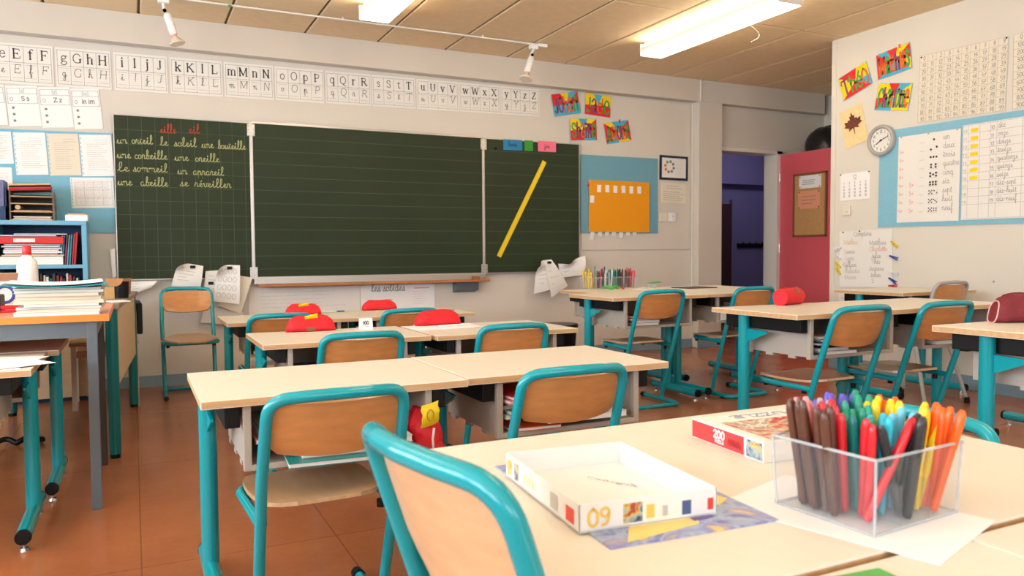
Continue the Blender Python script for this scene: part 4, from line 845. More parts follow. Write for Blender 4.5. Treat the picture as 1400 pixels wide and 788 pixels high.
# calendar, small plate, sheets
o, w_, h_ = wall_item('month_sheet', 'small white calendar sheet pinned on the right wall', 'calendar', 'R', [(1149, 238.5), (1189.5, 233.5), (1190, 271.5), (1148.5, 275)], M['paper_w'])
mb = MB(); text_mb(mb, '12', 0, h_ * .26, .005, .003, PRINT, centre=True, serif=False)
for r_ in range(5):
    for c_ in range(5): text_mb(mb, str(r_ * 5 + c_ + 1), -w_ * .36 + c_ * w_ * .18, h_ * .1 - r_ * h_ * .12, .0022, .0026, PRINT, centre=True, serif=False)
mb.v = [(q[0], q[1], Z1) for q in mb.v]; mb.build('printed_numbers', M['ink2'], o, recalc=False)
pins(o, [(-w_ * .47, h_ * .47), (w_ * .47, h_ * .47)])
o, w_, h_ = wall_item('wall_socket', 'small cream wall plate under the calendar sheet', 'socket', 'R', [(1153.5, 282), (1163.5, 281), (1163.5, 294), (1153.5, 295)], M['paper_c'], th=.012, bevel=.002)
for s in (-1, 1): MB().lathe([(.003, .0115), (.003, .0128)], 8).build('hole', M['ink'], o, loc=(s * .008, -.01, 0))
tag(MB().lathe([(.009, 0), (.007, .004), (.001, .006)], 10).build('wall_hook', M['clockg'], loc=onX(1358.5, 385, XR), rot=(PI / 2, 0, -PI / 2)), 'small grey knob stuck on the bare right wall', 'hook')
o, w_, h_ = wall_item('rhyme_list', 'handwritten list of names headed Comptine on the right wall', 'list', 'R', [(1148.5, 316), (1220.5, 313.5), (1220, 393), (1147.5, 393)], M['paper'])
for tx, x, y, un, m in (('Comptine', -.22, .40, .006, 'ink2'), ('Mathéo', -.42, .26, .0062, 'leafp_ink'), ('Laura', -.40, .10, .0056, 'ink2'), ('Lyna', -.38, -.02, .0056, 'ink3'), ('Kyllian', -.44, -.14, .0056, 'ink2'), ('Valentin', -.40, -.25, .0056, 'ink3'), ('Manon', -.40, -.36, .0056, 'ink3'),
                        ('Matthias', .08, .24, .0056, 'ink2'), ('Charlotte', .08, .13, .0056, 'redi'), ('Jules', .12, .01, .0056, 'ink2'), ('Théo', .12, -.09, .0056, 'ink2'), ('Antoine', .08, -.21, .0056, 'ink2'), ('Johan', .10, -.32, .0056, 'ink2'), ('S', .12, -.42, .0056, 'ink2')):
    mm = {'leafp_ink': mat('amber_ink', (224, 176, 90), .8), 'redi': mat('pale_red_ink', (226, 130, 110), .8)}.get(m) or M[m]
    mb = MB(); text_mb(mb, tx, x * w_, y * h_, un * .9, .0021, SCRIPT, serif=False); mb.v = [(q[0], q[1], Z1) for q in mb.v]; mb.build('handwriting', mm, o, recalc=False)
pins(o, [(-w_ * .42, h_ * .48), (-w_ * .1, h_ * .485)])
cp = thing('clothespin', 'white clothespin, upper of the two on the left edge of the names list', 'clothespin')
cols = {'white': M['whitep'], 'yellow': M['yellow'], 'blue': mat('blue_plastic', (44, 72, 168), .45), 'red': M['red']}
def pin_peg(u, v, ang, col, lb):
    q = onX(u, v, XR - .012)
    o = thing('clothespin', lb, 'clothespin', group='clothespins on the names list')
    o.matrix_world = Matrix.Translation(q) @ Matrix.Rotation(-PI / 2, 4, 'Z') @ Matrix.Rotation(PI / 2, 4, 'X') @ Matrix.Rotation(R(ang), 4, 'Z')
    for s in (-1, 1): MB().add([(-.036, s * .008 - .0035, -.005), (.036, s * .0015 - .0035, -.005), (.036, s * .0015 + .0035, -.005), (-.036, s * .008 + .0035, -.005), (-.036, s * .008 - .0035, .005), (.036, s * .0015 - .0035, .005), (.036, s * .0015 + .0035, .005), (-.036, s * .008 + .0035, .005)], [(0, 3, 2, 1), (4, 5, 6, 7), (0, 1, 5, 4), (1, 2, 6, 5), (2, 3, 7, 6), (3, 0, 4, 7)]).build('jaw', cols[col], o)
    MB().cyl((.004, 0, -.008), (.004, 0, .008), .004, n=8).build('spring', M['chrome'], o)
bpy.data.objects.remove(cp)
for a_ in ((1145, 340, 10, 'white', 'upper white clothespin on the left edge of the names list'), (1145.5, 351, -30, 'white', 'lower white clothespin on the left edge of the names list'), (1145.5, 362.5, -35, 'yellow', 'upper yellow clothespin on the left edge of the names list'), (1146, 371, -50, 'yellow', 'lower yellow clothespin on the left edge of the names list'),
           (1222.5, 334, 140, 'yellow', 'yellow clothespin on the right edge of the names list'), (1221.5, 352, 160, 'blue', 'upper blue clothespin on the right edge of the names list'), (1222, 373.5, 170, 'white', 'white clothespin on the right edge of the names list'), (1220, 383.5, 150, 'blue', 'lower blue clothespin on the right edge of the names list'), (1220.5, 391, 180, 'red', 'red clothespin at the foot of the names list')): pin_peg(*a_)
o, w_, h_ = wall_item('low_sheet', 'white marked sheet low on the right wall behind the wall desk', 'paper', 'R', [(1147, 401), (1166, 400), (1166, 432), (1147, 431)], M['paper'])
lines(o, -w_ * .3, w_ * .4, -h_ * .3, h_ * .4, 3, M['salmon'], seed=4, th=.006)

# notices on the corkboard
for m, x0, x1, y0, y1, lb in ((M['paper_w'], -.32, .34, .52, .92, 'white notice at the top of the corkboard'), (M['salmon'], -.34, .32, -.12, .44, 'salmon pink notice on the corkboard')):
    o = MB().box((x0 * cw, y0 * chh / 2, 0), (x1 * cw, y1 * chh / 2, .0014)).build('pinned_notice', m)
    o.matrix_world = Matrix.Translation(cb.location + Vector((-.012, 0, 0))) @ Matrix.Rotation(-PI / 2, 4, 'Z') @ Matrix.Rotation(PI / 2, 4, 'X')
    tag(o, lb, 'notice', 'notices on the corkboard')
    lines(o, (x0 + .1) * cw, (x1 - .1) * cw, (y0 + .1) * chh / 2, (y1 - .12) * chh / 2, 3, M['ink2'], seed=int(y1 * 10), th=.006)
    pins(o, [(x0 * cw + .015, y1 * chh / 2 - .012), (x1 * cw - .015, y1 * chh / 2 - .012), (x0 * cw + .015, y0 * chh / 2 + .012), (x1 * cw - .015, y0 * chh / 2 + .012)])

for _o in list(bpy.data.objects):
    if _o.parent and _o.type == 'MESH' and _o.name.split('.')[0] in ('numbers', 'dots', 'handwriting', 'letters', 'words', 'number_words', 'pink_sums', 'pencil_lines', 'printed_lines', 'heading', 'printed_numbers', 'punched_strip', 'yellow_blocks', 'ruled_grid', 'writing_lines', 'cell_border', 'ruled_lines', 'numerals', 'graduations', 'season_wheel', 'printed_marks', 'chalk_writing'): _o['kind'] = 'stuff'

# ================================================================== LAMPS
def ceiling_lamp(loc, label):
    o = thing('fluorescent_lamp', label, 'ceiling lamp', loc, group='fluorescent ceiling lamps')
    L_, W_ = 1.48, .205
    MB().box((-W_ / 2 + .006, -L_ / 2, -.004), (W_ / 2 - .006, L_ / 2, .036)).box((-.03, -L_ / 2, .036), (.03, L_ / 2, .062)).build('housing', M['lampw'], o)
    for s in (-1, 1): MB().box((-W_ / 2, s * L_ / 2 - .006, -.03), (W_ / 2, s * L_ / 2 + .006, .062)).build('end_cap', M['lampw'], o, bevel=.003)
    mb = MB(); n = 74
    for k in range(n):      # ribbed prismatic diffuser
        y0, y1 = -L_ / 2 + .006 + (L_ - .012) * k / n, -L_ / 2 + .006 + (L_ - .012) * (k + 1) / n
        ym = (y0 + y1) / 2
        for s in (-1, 1):
            mb.add([(s * W_ / 2, y0, -.004), (s * (W_ / 2 - .004), y1, -.004), (s * (W_ / 2 - .004), y1, -.03), (s * W_ / 2, y0, -.03)], [(0, 1, 2, 3)])
        mb.add([(-W_ / 2, y0, -.03), (W_ / 2, y0, -.03), (W_ / 2 - .004, y1, -.033), (-W_ / 2 + .004, y1, -.033)], [(0, 1, 2, 3)])
    mb.build('diffuser', M['tube'], o)
    for s in (-1, 1):
        MB().cyl((s * (W_ / 2 - .03), -L_ / 2 + .02, .050), (s * (W_ / 2 - .03), L_ / 2 - .02, .050), .011).build('tube', M['tube_up'], o, smooth=True)
        MB().cyl((0, s * .5, .062), (0, s * .5, ZC - loc[2]), .006, n=8).build('rod', M['lampw'], o)
    return o
ceiling_lamp((3.815, 4.45, 2.575), 'lit fluorescent ceiling lamp nearest the right wall')
ceiling_lamp((1.515, 4.45, 2.575), 'lit fluorescent ceiling lamp over the front rows, cut by the top edge')
ceiling_lamp((3.815, 1.2, 2.575), 'unseen added fluorescent ceiling lamp behind the viewer on the right')  # this and the next two lamps are out of view, added for more light
ceiling_lamp((1.515, 1.2, 2.575), 'unseen added fluorescent ceiling lamp overhead in the room middle')
ceiling_lamp((-.8, 2.6, 2.575), 'unseen added fluorescent ceiling lamp on the window side')
tag(MB().tube(catmull([(0, 0), (.5, .03), (1, .0)], 3) and [Vector((3.908, 4.18, 2.552)) + Vector((.10 * math.sin(t * 2.9), 0, -.12 * t)) for t in [k / 10 for k in range(11)]], .0018, 6).build('hanging_string', M['paper_c'], smooth=True), 'thin curled pale string hanging from the right ceiling lamp', 'string')
# track with two spots
tr = thing('lighting_track', 'white ceiling track running along the blackboard wall', 'light track', (0, 5.585, 2.647))
MB().box((.11, -.009, -.006), (3.07, .009, .006)).build('rail', M['lampw'], tr, bevel=.003)
MB().box((2.99, -.018, -.016), (3.07, .018, .010)).build('end_feed', M['whitep'], tr, bevel=.004)
for x in (.3, 1.4, 2.5): MB().cyl((x, 0, .006), (x, 0, ZC - 2.647), .008, n=8).build('fixing', M['lampw'], tr)
MB().lathe([(.010, -.018), (.012, -.01), (.008, -.006)], 8).build('green_dot', M['green'], tr, loc=(.63, -.012, .006), smooth=True)
def spot(x, dx, dy, lb):
    o = thing('track_spotlight', lb, 'spotlight', (x, 5.585, 2.641), group='spotlights on the ceiling track')
    MB().box((-.035, -.02, -.035), (.035, .02, 0)).build('adapter', M['whitep'], o, bevel=.005)
    a_ = Vector((0, 0, -.035)); k1 = Vector((dx * .2 - .01, 0, -.09)); b_ = Vector((dx * .25, dy * .2, -.10)); c_ = Vector((dx * .8, dy * .7, -.235)); d_ = Vector((dx, dy, -.29))
    MB().cyl(a_, k1, .010, n=10).build('arm', M['whitep'], o, smooth=True)
    for sgn in (-1, 1): MB().lathe([(.012, 0), (.012, .006)], 12, Matrix.Translation(k1 + Vector((sgn * .0, -.03, 0))) @ Matrix.Rotation(PI / 2, 4, 'X')).build('pivot', M['black'], o)
    MB().tube([b_, b_.lerp(c_, .1), b_.lerp(c_, .9), c_], [.018, .026, .026, .022], 16).build('barrel', M['whitep'], o, smooth=True)
    MB().tube([c_, c_.lerp(d_, .25)], [.016, .016], 12).build('lamp_base', M['salmon'], o, smooth=True)
    MB().tube([c_.lerp(d_, .25), c_.lerp(d_, .7), d_, d_ + (d_ - c_) * .12], [.018, .040, .052, .046], 18).build('reflector_bulb', mat('pearl_glass', (226, 214, 196), .15, coat=.6), o, smooth=True)
spot(.222, .075, -.02, 'white spotlight at the left end of the ceiling track')
spot(2.95, -.10, -.05, 'white spotlight at the right end of the ceiling track')

# ================================================================== FURNITURE
DW, DD = .715, .52
def make_desk(h, label, bins=True, teal='teal', W_=DW, D_=DD):
    """user sits on the -y side; origin on the floor under the middle of the top"""
    o = thing('school_desk', label, 'desk')
    t = .022
    tp = MB(); tp.box((-W_ / 2, -D_ / 2, h - t), (W_ / 2, D_ / 2, h)); tp.mi = [1, 0, 1, 1, 1, 1]
    top = tp.build('desktop', [M['top'], M['edge']], o, bevel=.0025)
    for s in (-1, 1):
        x = s * (W_ / 2 - .042); yl = .09
        MB().cyl((x, yl, .06), (x, yl, h - t), .0245, n=18).build('leg', M[teal], o, smooth=True)
        MB().prism([(yl - .02, h - t - .062), (yl - .145, h - t - .066), (yl - .145, h - t - .074), (yl - .02, h - t - .125)], x - .004, x + .004, Matrix(((0, 0, 1, 0), (1, 0, 0, 0), (0, 1, 0, 0), (0, 0, 0, 1)))).build('gusset', M[teal], o)
        f_ = MB().cyl((x, -D_ / 2 + .04, .052), (x, D_ / 2 - .022, .052), .0245, n=18).build('foot_beam', M[teal], o, smooth=True)
        for yy_, dr in ((-D_ / 2 + .04, -1), (D_ / 2 - .022, 1)):
            MB().cyl((x, yy_, .052), (x, yy_ + dr * .014, .052), .0255, .023, n=18).build('end_cap', M['black'], f_, smooth=True)
            MB().cyl((x, yy_ - dr * .022, 0), (x, yy_ - dr * .022, .010), .017, .013, n=14).cyl((x, yy_ - dr * .022, .01), (x, yy_ - dr * .022, .034), .006, n=8).build('glide', M['chrome'], f_, smooth=True)
        xo = s * (W_ / 2 - .058)
        MB().box((min(xo, xo - s * .038), -D_ / 2 + .035, h - t - .060), (max(xo, xo - s * .038), D_ / 2 - .035, h - t)).build('black_rail', M['black'], o, bevel=.003)
    MB().box((-W_ / 2 + .10, D_ / 2 - .06, h - t - .07), (W_ / 2 - .10, D_ / 2 - .035, h - t)).build('back_rail', M['black'], o)
    if bins:
        bw, bz = W_ / 2 - .112, h - t - .165
        y0, y1 = -D_ / 2 + .03, D_ / 2 - .08
        b = MB().box((-bw, y0, bz), (bw, y1, bz + .006)).build('book_tray', M['greyp'], o)
        for s in (-1, 1):
            MB().box((s * bw - .004, y0, bz), (s * bw + .004, y1, h - t)).build('tray_side', M['greyp'], b)
            MB().box((s * bw - .010, y0 - .006, bz - .008), (s * bw + .010, y0 + .016, h - t)).build('tray_front_post', M['greyp'], b, bevel=.003)
            for q in range(3): MB().box((s * bw - .006, y0 + .08 + q * .13, bz - .012), (s * bw + .006, y0 + .12 + q * .13, bz)).build('tray_foot', M['greyp'], b)
        MB().box((-bw, y1 - .006, bz), (bw, y1, h - t - .02)).build('tray_back', M['greyp'], b)
        MB().box((-bw, y0 - .006, bz - .008), (bw, y0 + .012, bz + .008)).build('tray_lip', M['greyp'], b, bevel=.003)
    return o
def make_chair(hs, ht, w_, label, ply='ply', tube='teal', r=.0125):
    """faces +y; origin on the floor below the top of the backrest"""
    o = thing('school_chair', label, 'chair')
    sl = .33
    P = lambda z: (ht - z) * sl                    # y of the back posts at height z
    hw = w_ / 2
    mt = M[tube]
    # back frame: one bent tube, top bar bowed backwards
    pts = [(-hw, P(.02), .02), (-hw, P(ht * .6), ht * .6), (-hw, 0, ht - r)]
    full = fillet([(-hw * .96, P(.02), .022), (-hw, P(ht * .66), ht * .66), (-hw * .97, P(ht - r), ht - r - .004), (-hw * .4, -.022, ht - r + .003), (0, -.028, ht - r + .004), (hw * .4, -.022, ht - r + .003), (hw * .97, P(ht - r), ht - r - .004), (hw, P(ht * .66), ht * .66), (hw * .96, P(.02), .022)], .062, 7)
    MB().tube(full, r, 14).build('back_frame', mt, o, smooth=True)
    # floor sled: U with the closed side at the back
    ys0, ys1 = .05, .42
    sled = MB().tube(fillet([(-hw * .97, ys1, .018), (-hw * .97, ys0, .018), (hw * .97, ys0, .018), (hw * .97, ys1, .018)], .05, 6), r, 14).build('floor_sled', mt, o, smooth=True)
    for s in (-1, 1):
        MB().cyl((s * hw * .97, ys1 - .01, .018), (s * hw * .97, ys1 + .022, .018), r * 1.28, r * 1.18, n=14).build('foot_cap', M['black'], sled, smooth=True)
        MB().box((s * hw * .97 - .014, ys0 + .05, 0), (s * hw * .97 + .014, ys0 + .08, .012)).build('floor_pad', M['black'], sled, bevel=.003)
    # seat frame: U forward of the posts
    ps = P(hs - .02)
    sf = MB().tube(fillet([(-hw, ps, hs - .022), (-hw * 1.02, ps + .27, hs - .018), (-hw * .72, ps + .335, hs - .018), (hw * .72, ps + .335, hs - .018), (hw * 1.02, ps + .27, hs - .018), (hw, ps, hs - .022)], .05, 6), r * .9, 12).build('seat_frame', mt, o, smooth=True)
    for s in (-1, 1):
        MB().cyl((s * hw * .86, ps + .29, hs - .045), (s * hw * .86, ps + .29, hs - .028), .011, n=12).build('bumper', M['black'], sf, smooth=True)
        MB().cyl((s * hw * .9, ps + .06, hs - .048), (s * hw * .9, ps + .06, hs - .028), .011, n=12).build('bumper', M['black'], sf, smooth=True)
    # seat: dished plywood with rounded corners
    n = 12; g = []
    yb, yf = ps - .004, ps + .375
    for i in range(n + 1):
        t = .5 - .5 * math.cos(PI * i / n); y = yb + (yf - yb) * t
        half = (hw - .016) * (1 + .09 * min(1, max(0, t - .12) * 3))
        ex = (1 - abs(2 * t - 1) ** 4.5) ** .42
        ex = max(ex, .52)
        row = []
        for j in range(9):
            s = -1 + j / 4
            z = hs + .004 - .012 * (1 - s * s) * (1 - abs(2 * t - 1) ** 2) - (.014 * ((t - .8) / .2) ** 2 if t > .8 else 0) + (.01 * ((.2 - t) / .2) ** 2 if t < .2 else 0)
            row.append((s * half * ex, y, z))
        g.append(row)
    MB().sheet(g, .010).build('seat', M['seatply'], o, smooth=True)
    # backrest panel, bowed, with rounded lower corners
    bh = (.128 if ply == 'ply' else .155) * ht / .70; zt_ = ht - r * 2.2; nx, nz = 12, 8; g = []
    for i in range(nx + 1):
        s = -1 + 2 * i / nx; col = []
        for j in range(nz + 1):
            t = j / nz
            e = (hw - r * .6) * (1 if t > .3 else (.84 + .16 * math.sin(t / .3 * PI / 2)))
            if t > .75: e *= 1 - .10 * ((t - .75) / .25) ** 2
            z = zt_ - bh * (1 - t) - .014 * (1 - s * s) * (1 - t)
            col.append((s * e, P(z) - .026 * (1 - s * s) + .004 + r * .3, z))
        g.append(col)
    MB().sheet(g, .010).build('backrest', M[ply], o, smooth=True)
    return o

# ---- desks: (name key, x, y, rz, height, label)
dk_small = make_desk(.60, 'x'); dk_tall = make_desk(.70, 'x'); dk_mid = make_desk(.69, 'x')
used = set()
DESKS = {}
def desk(key, proto, x0, y0, rz, label, grp):
    """x0, y0: the corner of smallest x and y of the top"""
    wx, wy = (DW, DD) if abs(math.sin(rz)) < .5 else (DD, DW)
    loc = (x0 + wx / 2, y0 + wy / 2, 0)
    if proto.name not in used:
        used.add(proto.name); o = proto; o.location = loc; o.rotation_euler = (0, 0, rz); o['label'] = label; o['group'] = grp
    else: o = dup(proto, loc, rz, label, grp)
    DESKS[key] = (loc, rz, proto)
    return o
g1, g2, g3, g4 = 'desks of the low front rows', 'desks of the foreground cluster', 'desks of the right block', 'desks along the left'
desk('B1', dk_small, .140, 2.03, 0, 'cream desk with a red bag beside it, left of the pair in the middle foreground', g1)
desk('B2', dk_small, .862, 2.045, 0, 'cream desk, right of the pair in the middle foreground', g1)
desk('C1', dk_small, .458, 3.20, 0, 'cream desk carrying the small 100 card, second row from the board', g1)
desk('C2', dk_small, 1.190, 3.17, 0, 'cream desk with a red pencil case on white papers, second row from the board', g1)
desk('D1', dk_small, .440, 4.33, 0, 'cream desk in front of the board, left of the first row', g1)
desk('D2', dk_small, 1.160, 4.33, 0, 'cream desk in front of the board, right of the first row', g1)
desk('A1', dk_small, .405, .622, R(-90), 'cream desk under the open white box in the foreground', g2)
desk('A2', dk_small, .922, .622, R(90), 'cream desk under the puzzle box in the foreground', g2)
desk('A3', dk_small, .405, -.108, R(-90), 'cream desk at the bottom picture edge with a green folder', g2)
desk('A4', dk_small, .928, -.108, R(90), 'cream desk cut by the bottom right picture corner', g2)
desk('R1', dk_tall, 2.43, 2.31, 0, 'cream desk with a bright red round pencil case, right block', g3)
desk('R2', dk_tall, 3.15, 2.32, 0, 'cream desk right of the one with the red round pencil case', g3)
desk('S1', dk_tall, 2.49, 1.24, 0, 'cream desk with a burgundy pencil case at the right picture edge', g3)
desk('F1', dk_mid, 2.565, 3.86, 0, 'cream desk in the back right group, nearest the blackboard', g3)
desk('F2', dk_mid, 3.305, 3.89, 0, 'cream desk in the back right group, nearest the pink door', g3)
desk('G1', dk_mid, 2.80, 4.385, R(180), 'cream desk carrying the far box of pens', g3)
desk('G2', dk_mid, 3.53, 4.41, R(180), 'cream desk behind the back right group near the pilaster', g3)
desk('W1', dk_tall, 4.25, 3.20, 0, 'cream desk against the right wall under the names list', g3)
desk('W2', dk_tall, 4.25, 2.09, 0, 'cream desk against the right wall behind the burgundy case', g3)
desk('L1', dk_small, -.30 - DW, 2.87, 0, 'desk with scattered papers at the left picture edge', g4)
desk('L2', dk_small, -.265 - DW, 3.43, 0, 'desk under the orange edged table at the left', g4)

# ---- chairs
ch_s = make_chair(.345, .652, .335, 'x', r=.0142); ch_m = make_chair(.395, .735, .335, 'x', r=.0135); ch_p = make_chair(.42, .75, .335, 'x', 'ply2', r=.0140)
def chair(proto, x, y, rz, label, grp):
    if proto.name not in used:
        used.add(proto.name); o = proto; o.location = (x, y, 0); o.rotation_euler = (0, 0, rz); o['label'] = label; o['group'] = grp
    else: o = dup(proto, (x, y, 0), rz, label, grp)
    return o
cg = 'teal tube chairs with plywood back'
chair(ch_s, .425, 1.78, R(2), 'teal and plywood chair at the middle desk beside the red bag', cg)
chair(ch_s, 1.09, 1.82, R(0), 'teal and plywood chair at the right desk of the middle pair', cg)
chair(ch_s, .82, 3.02, R(0), 'teal and plywood chair in front of the 100 card', cg)
chair(ch_s, 1.51, 3.05, R(-1), 'teal and plywood chair in front of the red pencil case on white papers', cg)
chair(ch_s, .70, 4.20, R(0), 'teal and plywood chair at the left desk of the first row', cg)
chair(ch_s, 1.42, 4.20, R(0), 'teal and plywood chair at the right desk of the first row', cg)
chair(ch_p, .290, .826, R(-82.5), 'large teal chair with pale plywood back in the foreground', cg)
chair(ch_s, 1.47, 1.06, R(93), 'teal and plywood chair behind the clear tray of felt pens', cg).scale = (.96, .96, .96)
chair(ch_m, 2.735, 2.235, R(0), 'teal and plywood chair at the desk with the red round pencil case', cg)
chair(ch_m, 3.28, 2.235, R(-2), 'teal and plywood chair at the right block, in front of the grey chair', cg)
chair(ch_m, 2.87, 3.775, R(0), 'teal and plywood chair at the back desk before the far pens', cg)
chair(ch_m, 3.62, 3.79, R(0), 'teal and plywood chair at the back desk nearest the pink door', cg)
chair(ch_m, 2.93, 1.155, R(0), 'teal and plywood chair whose seat shows at the right picture edge', cg)
chair(ch_m, .338, 5.97, R(180), 'teal and plywood chair standing alone against the wall under the board', cg)

# grey four-legged chair at the wall desk
o = thing('grey_chair', 'plywood chair with grey tube frame by the right wall', 'chair', (4.47, 3.03, 0), R(4))
hw, ht, hs = .17, .78, .43
MB().tube(fillet([(-hw, .10, hs - .02), (-hw, 0, ht - .02), (0, -.02, ht - .012), (hw, 0, ht - .02), (hw, .10, hs - .02)], .055, 6), .0115, 12).build('back_frame', M['clockg'], o, smooth=True)
for sx in (-1, 1):
    for sy, y0_, y1_ in ((-1, .12, .02), (1, .36, .46)):
        lg = MB().tube(fillet([(sx * hw * .6, .24, hs - .025), (sx * hw, y0_, hs - .05), (sx * (hw + .05), y1_, .012)], .06, 6), .0115, 12).build('leg', M['clockg'], o, smooth=True)
        MB().cyl((sx * (hw + .05), y1_, 0), (sx * (hw + .046), y1_, .04), .017, .015, n=12).build('foot_cap', M['black'], lg, smooth=True)
MB().sheet([[((-1 + j / 4) * hw * (1.12 if .1 < i / 8 < .9 else .95), .08 + .37 * i / 8, hs - .010 * (1 - (-1 + j / 4) ** 2) * (1 - abs(i / 4 - 1) ** 2)) for j in range(9)] for i in range(9)], .010).build('seat', M['seatply'], o, smooth=True)
MB().sheet([[((-1 + i / 5) * (hw - .006), .012 - .022 * (1 - (-1 + i / 5) ** 2) + .02 * (1 - j / 6), ht - .03 - .19 * (1 - j / 6)) for j in range(7)] for i in range(11)], .010).build('backrest', M['ply'], o, smooth=True)

# ---- teacher's tables at the left
o = thing('teacher_table', 'table with bright orange edge and grey steel legs at the left', 'table', (0, 0, 0))
tx1, ty0, ty1, tz = -.085, 3.27, 4.03, .742
TL_ = 1.4
tp = MB().box((tx1 - TL_, ty0, tz - .026), (tx1, ty1, tz)); tp.mi = [1, 0, 1, 1, 1, 1]
tp.build('table_top', [M['orangetop'], M['orangeedge']], o, bevel=.002)
for x in (tx1 - .06, tx1 - TL_ + .06):
    MB().box((x - .018, ty0 + .015, 0), (x + .018, ty0 + .051, tz - .026)).build('leg', M['steel'], o, bevel=.003)
    MB().box((x - .018, ty1 - .06, 0), (x + .018, ty1 - .024, tz - .026)).build('leg', M['brownst'], o, bevel=.003)
MB().box((tx1 - TL_ + .06, ty0 + .02, tz - .086), (tx1 - .06, ty0 + .045, tz - .026)).build('apron', M['steel'], o)
MB().box((tx1 - TL_ + .06, ty1 - .055, tz - .086), (tx1 - .06, ty1 - .03, tz - .026)).build('apron', M['brownst'], o)
MB().box((tx1 - .075, ty0 + .04, tz - .086), (tx1 - .045, ty1 - .04, tz - .026)).build('side_rail', M['steel'], o)
o = thing('teacher_desk', 'desk with teal round legs and pale wood end panel behind the orange edged table', 'desk', (-.098, 4.10, 0), R(-3.5))
qz = .735
MB().box((-.72, -.03, qz - .024), (.035, 1.40, qz)).build('table_top', mat('grey_brown_top', (150, 132, 112), .5, noise=(6, .06, 3)), o, bevel=.003)
for y in (0, 1.34):
    for x in (0, -.66):
        lg = MB().cyl((x, y, .02), (x, y, qz - .024), .027, n=18).build('leg', M['teal_d'], o, smooth=True)
        MB().cyl((x, y, 0), (x, y, .022), .023, n=14).build('foot', M['black'], lg, smooth=True)
MB().box((.004, .02, .34), (.020, 1.32, qz - .03)).build('end_panel', M['panelw'], o, bevel=.002)
MB().box((-.68, .02, .18), (-.67, 1.32, qz - .05)).build('modesty_panel', M['panelw'], o, bevel=.002)
# dark chair behind
o = thing('dark_backed_chair', 'pale wooden chair with a black back, half hidden behind the teacher desk', 'chair', (-.005, 5.645, 0), R(92))
hw = .18
for sx in (-1, 1):
    MB().box((sx * hw - .014, -.015, 0), (sx * hw + .014, .015, .60)).build('back_leg', M['panelw'], o, bevel=.003)
    MB().box((sx * hw - .014, .33, 0), (sx * hw + .014, .36, .40)).build('front_leg', M['paper_c'], o, bevel=.003)
    MB().box((sx * hw - .012, 0, .33), (sx * hw + .012, .34, .37)).build('rail', M['edge'], o)
MB().box((-hw - .02, -.02, .40), (hw + .02, .37, .425)).build('seat', M['edge'], o, bevel=.006)
MB().box((-hw - .02, -.045, .46), (hw + .02, -.01, .66)).build('backrest', M['black'], o, bevel=.012, seg=3)

# ---- bookcase against the front wall
bx1, by0 = -.270, 5.85
o = thing('bookcase', 'light blue open bookcase against the front wall at the left', 'bookcase', (0, 0, 0))
BW = 1.35
MB().box((bx1 - BW, by0, 1.165), (bx1, 6.18, 1.195)).build('top_board', M['bluef'], o, bevel=.003)
for x in (bx1 - .030, bx1 - .535, bx1 - 1.04, bx1 - BW): MB().box((x, by0 + (.0 if x > -.4 else .004), .02), (x + .03, 6.18, 1.165)).build('upright', M['bluef'], o, bevel=.003)
for z in (.905, .60, .30, .05): MB().box((bx1 - BW + .02, by0 + .004, z - .024), (bx1 - .02, 6.17, z)).build('shelf', M['bluef'], o, bevel=.002)
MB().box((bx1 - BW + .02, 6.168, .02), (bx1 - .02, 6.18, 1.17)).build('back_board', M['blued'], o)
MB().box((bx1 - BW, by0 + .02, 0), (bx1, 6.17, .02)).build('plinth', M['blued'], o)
for q in range(2): MB().box((bx1 - .675 * (q + 1) + .004, by0 - .016, .03), (bx1 - .675 * q - .004, by0, .585)).build('lower_door', M['panelw'], o, bevel=.002)
def book(x, y, z, wd, hh, th, m, label, flat=True, rot=0, cat='book', nm='book', grp='books in the blue bookcase'):
    """flat: wd across x, hh deep in y, th thick; upright: th across x, hh tall"""
    r_ = thing(nm, label, cat, (x, y, z), 0, grp)
    if flat:
        MB().box((-wd / 2, 0, 0), (wd / 2, hh, .0022)).box((-wd / 2, 0, th - .0022), (wd / 2, hh, th)).box((-wd / 2, hh - .003, .002), (wd / 2, hh, th - .002)).build('cover', m, r_)
        MB().box((-wd / 2 + .003, .003, .002), (wd / 2 - .003, hh - .004, th - .002)).build('pages', M['paper_w'], r_)
        r_.rotation_euler = (0, 0, rot)
    else:
        MB().box((-th / 2, 0, 0), (-th / 2 + .0025, wd, hh)).box((th / 2 - .0025, 0, 0), (th / 2, wd, hh)).box((-th / 2, 0, 0), (th / 2, .0035, hh)).build('cover', m, r_)
        MB().box((-th / 2 + .002, .003, .004), (th / 2 - .002, wd - .004, hh - .004)).build('pages', M['paper_w'], r_)
        r_.rotation_euler = (0, rot, 0)
    return r_
C_ = lambda n, rgb: mat(n, rgb, .5)
bk = [('black storage box', C_('book_black', (40, 38, 42)), .058, .36), ('yellow edged magazine', C_('book_yel', (224, 190, 60)), .008, .35), ('red edged workbook', C_('book_dred', (168, 40, 44)), .010, .30), ('white magazine', C_('book_whi', (226, 226, 230)), .012, .33), ('pale pink magazine', C_('book_pink', (214, 170, 176)), .010, .31), ('light blue magazine', C_('book_lblu', (150, 180, 206)), .012, .32), ('grey green folder', C_('book_tea', (64, 110, 112)), .012, .33), ('dark green exercise book', C_('book_dg', (40, 78, 70)), .009, .32)]
z = .905
xm = bx1 - .535 + .03 + .19
for k, (nm, m, th, wd) in enumerate(bk):
    book(xm + (.006 if k % 2 else -.004), by0 + .015 + .006 * (k % 3), z, wd, .24, th, m, nm + ' in the flat pile on the upper blue shelf'); z += th + .0008
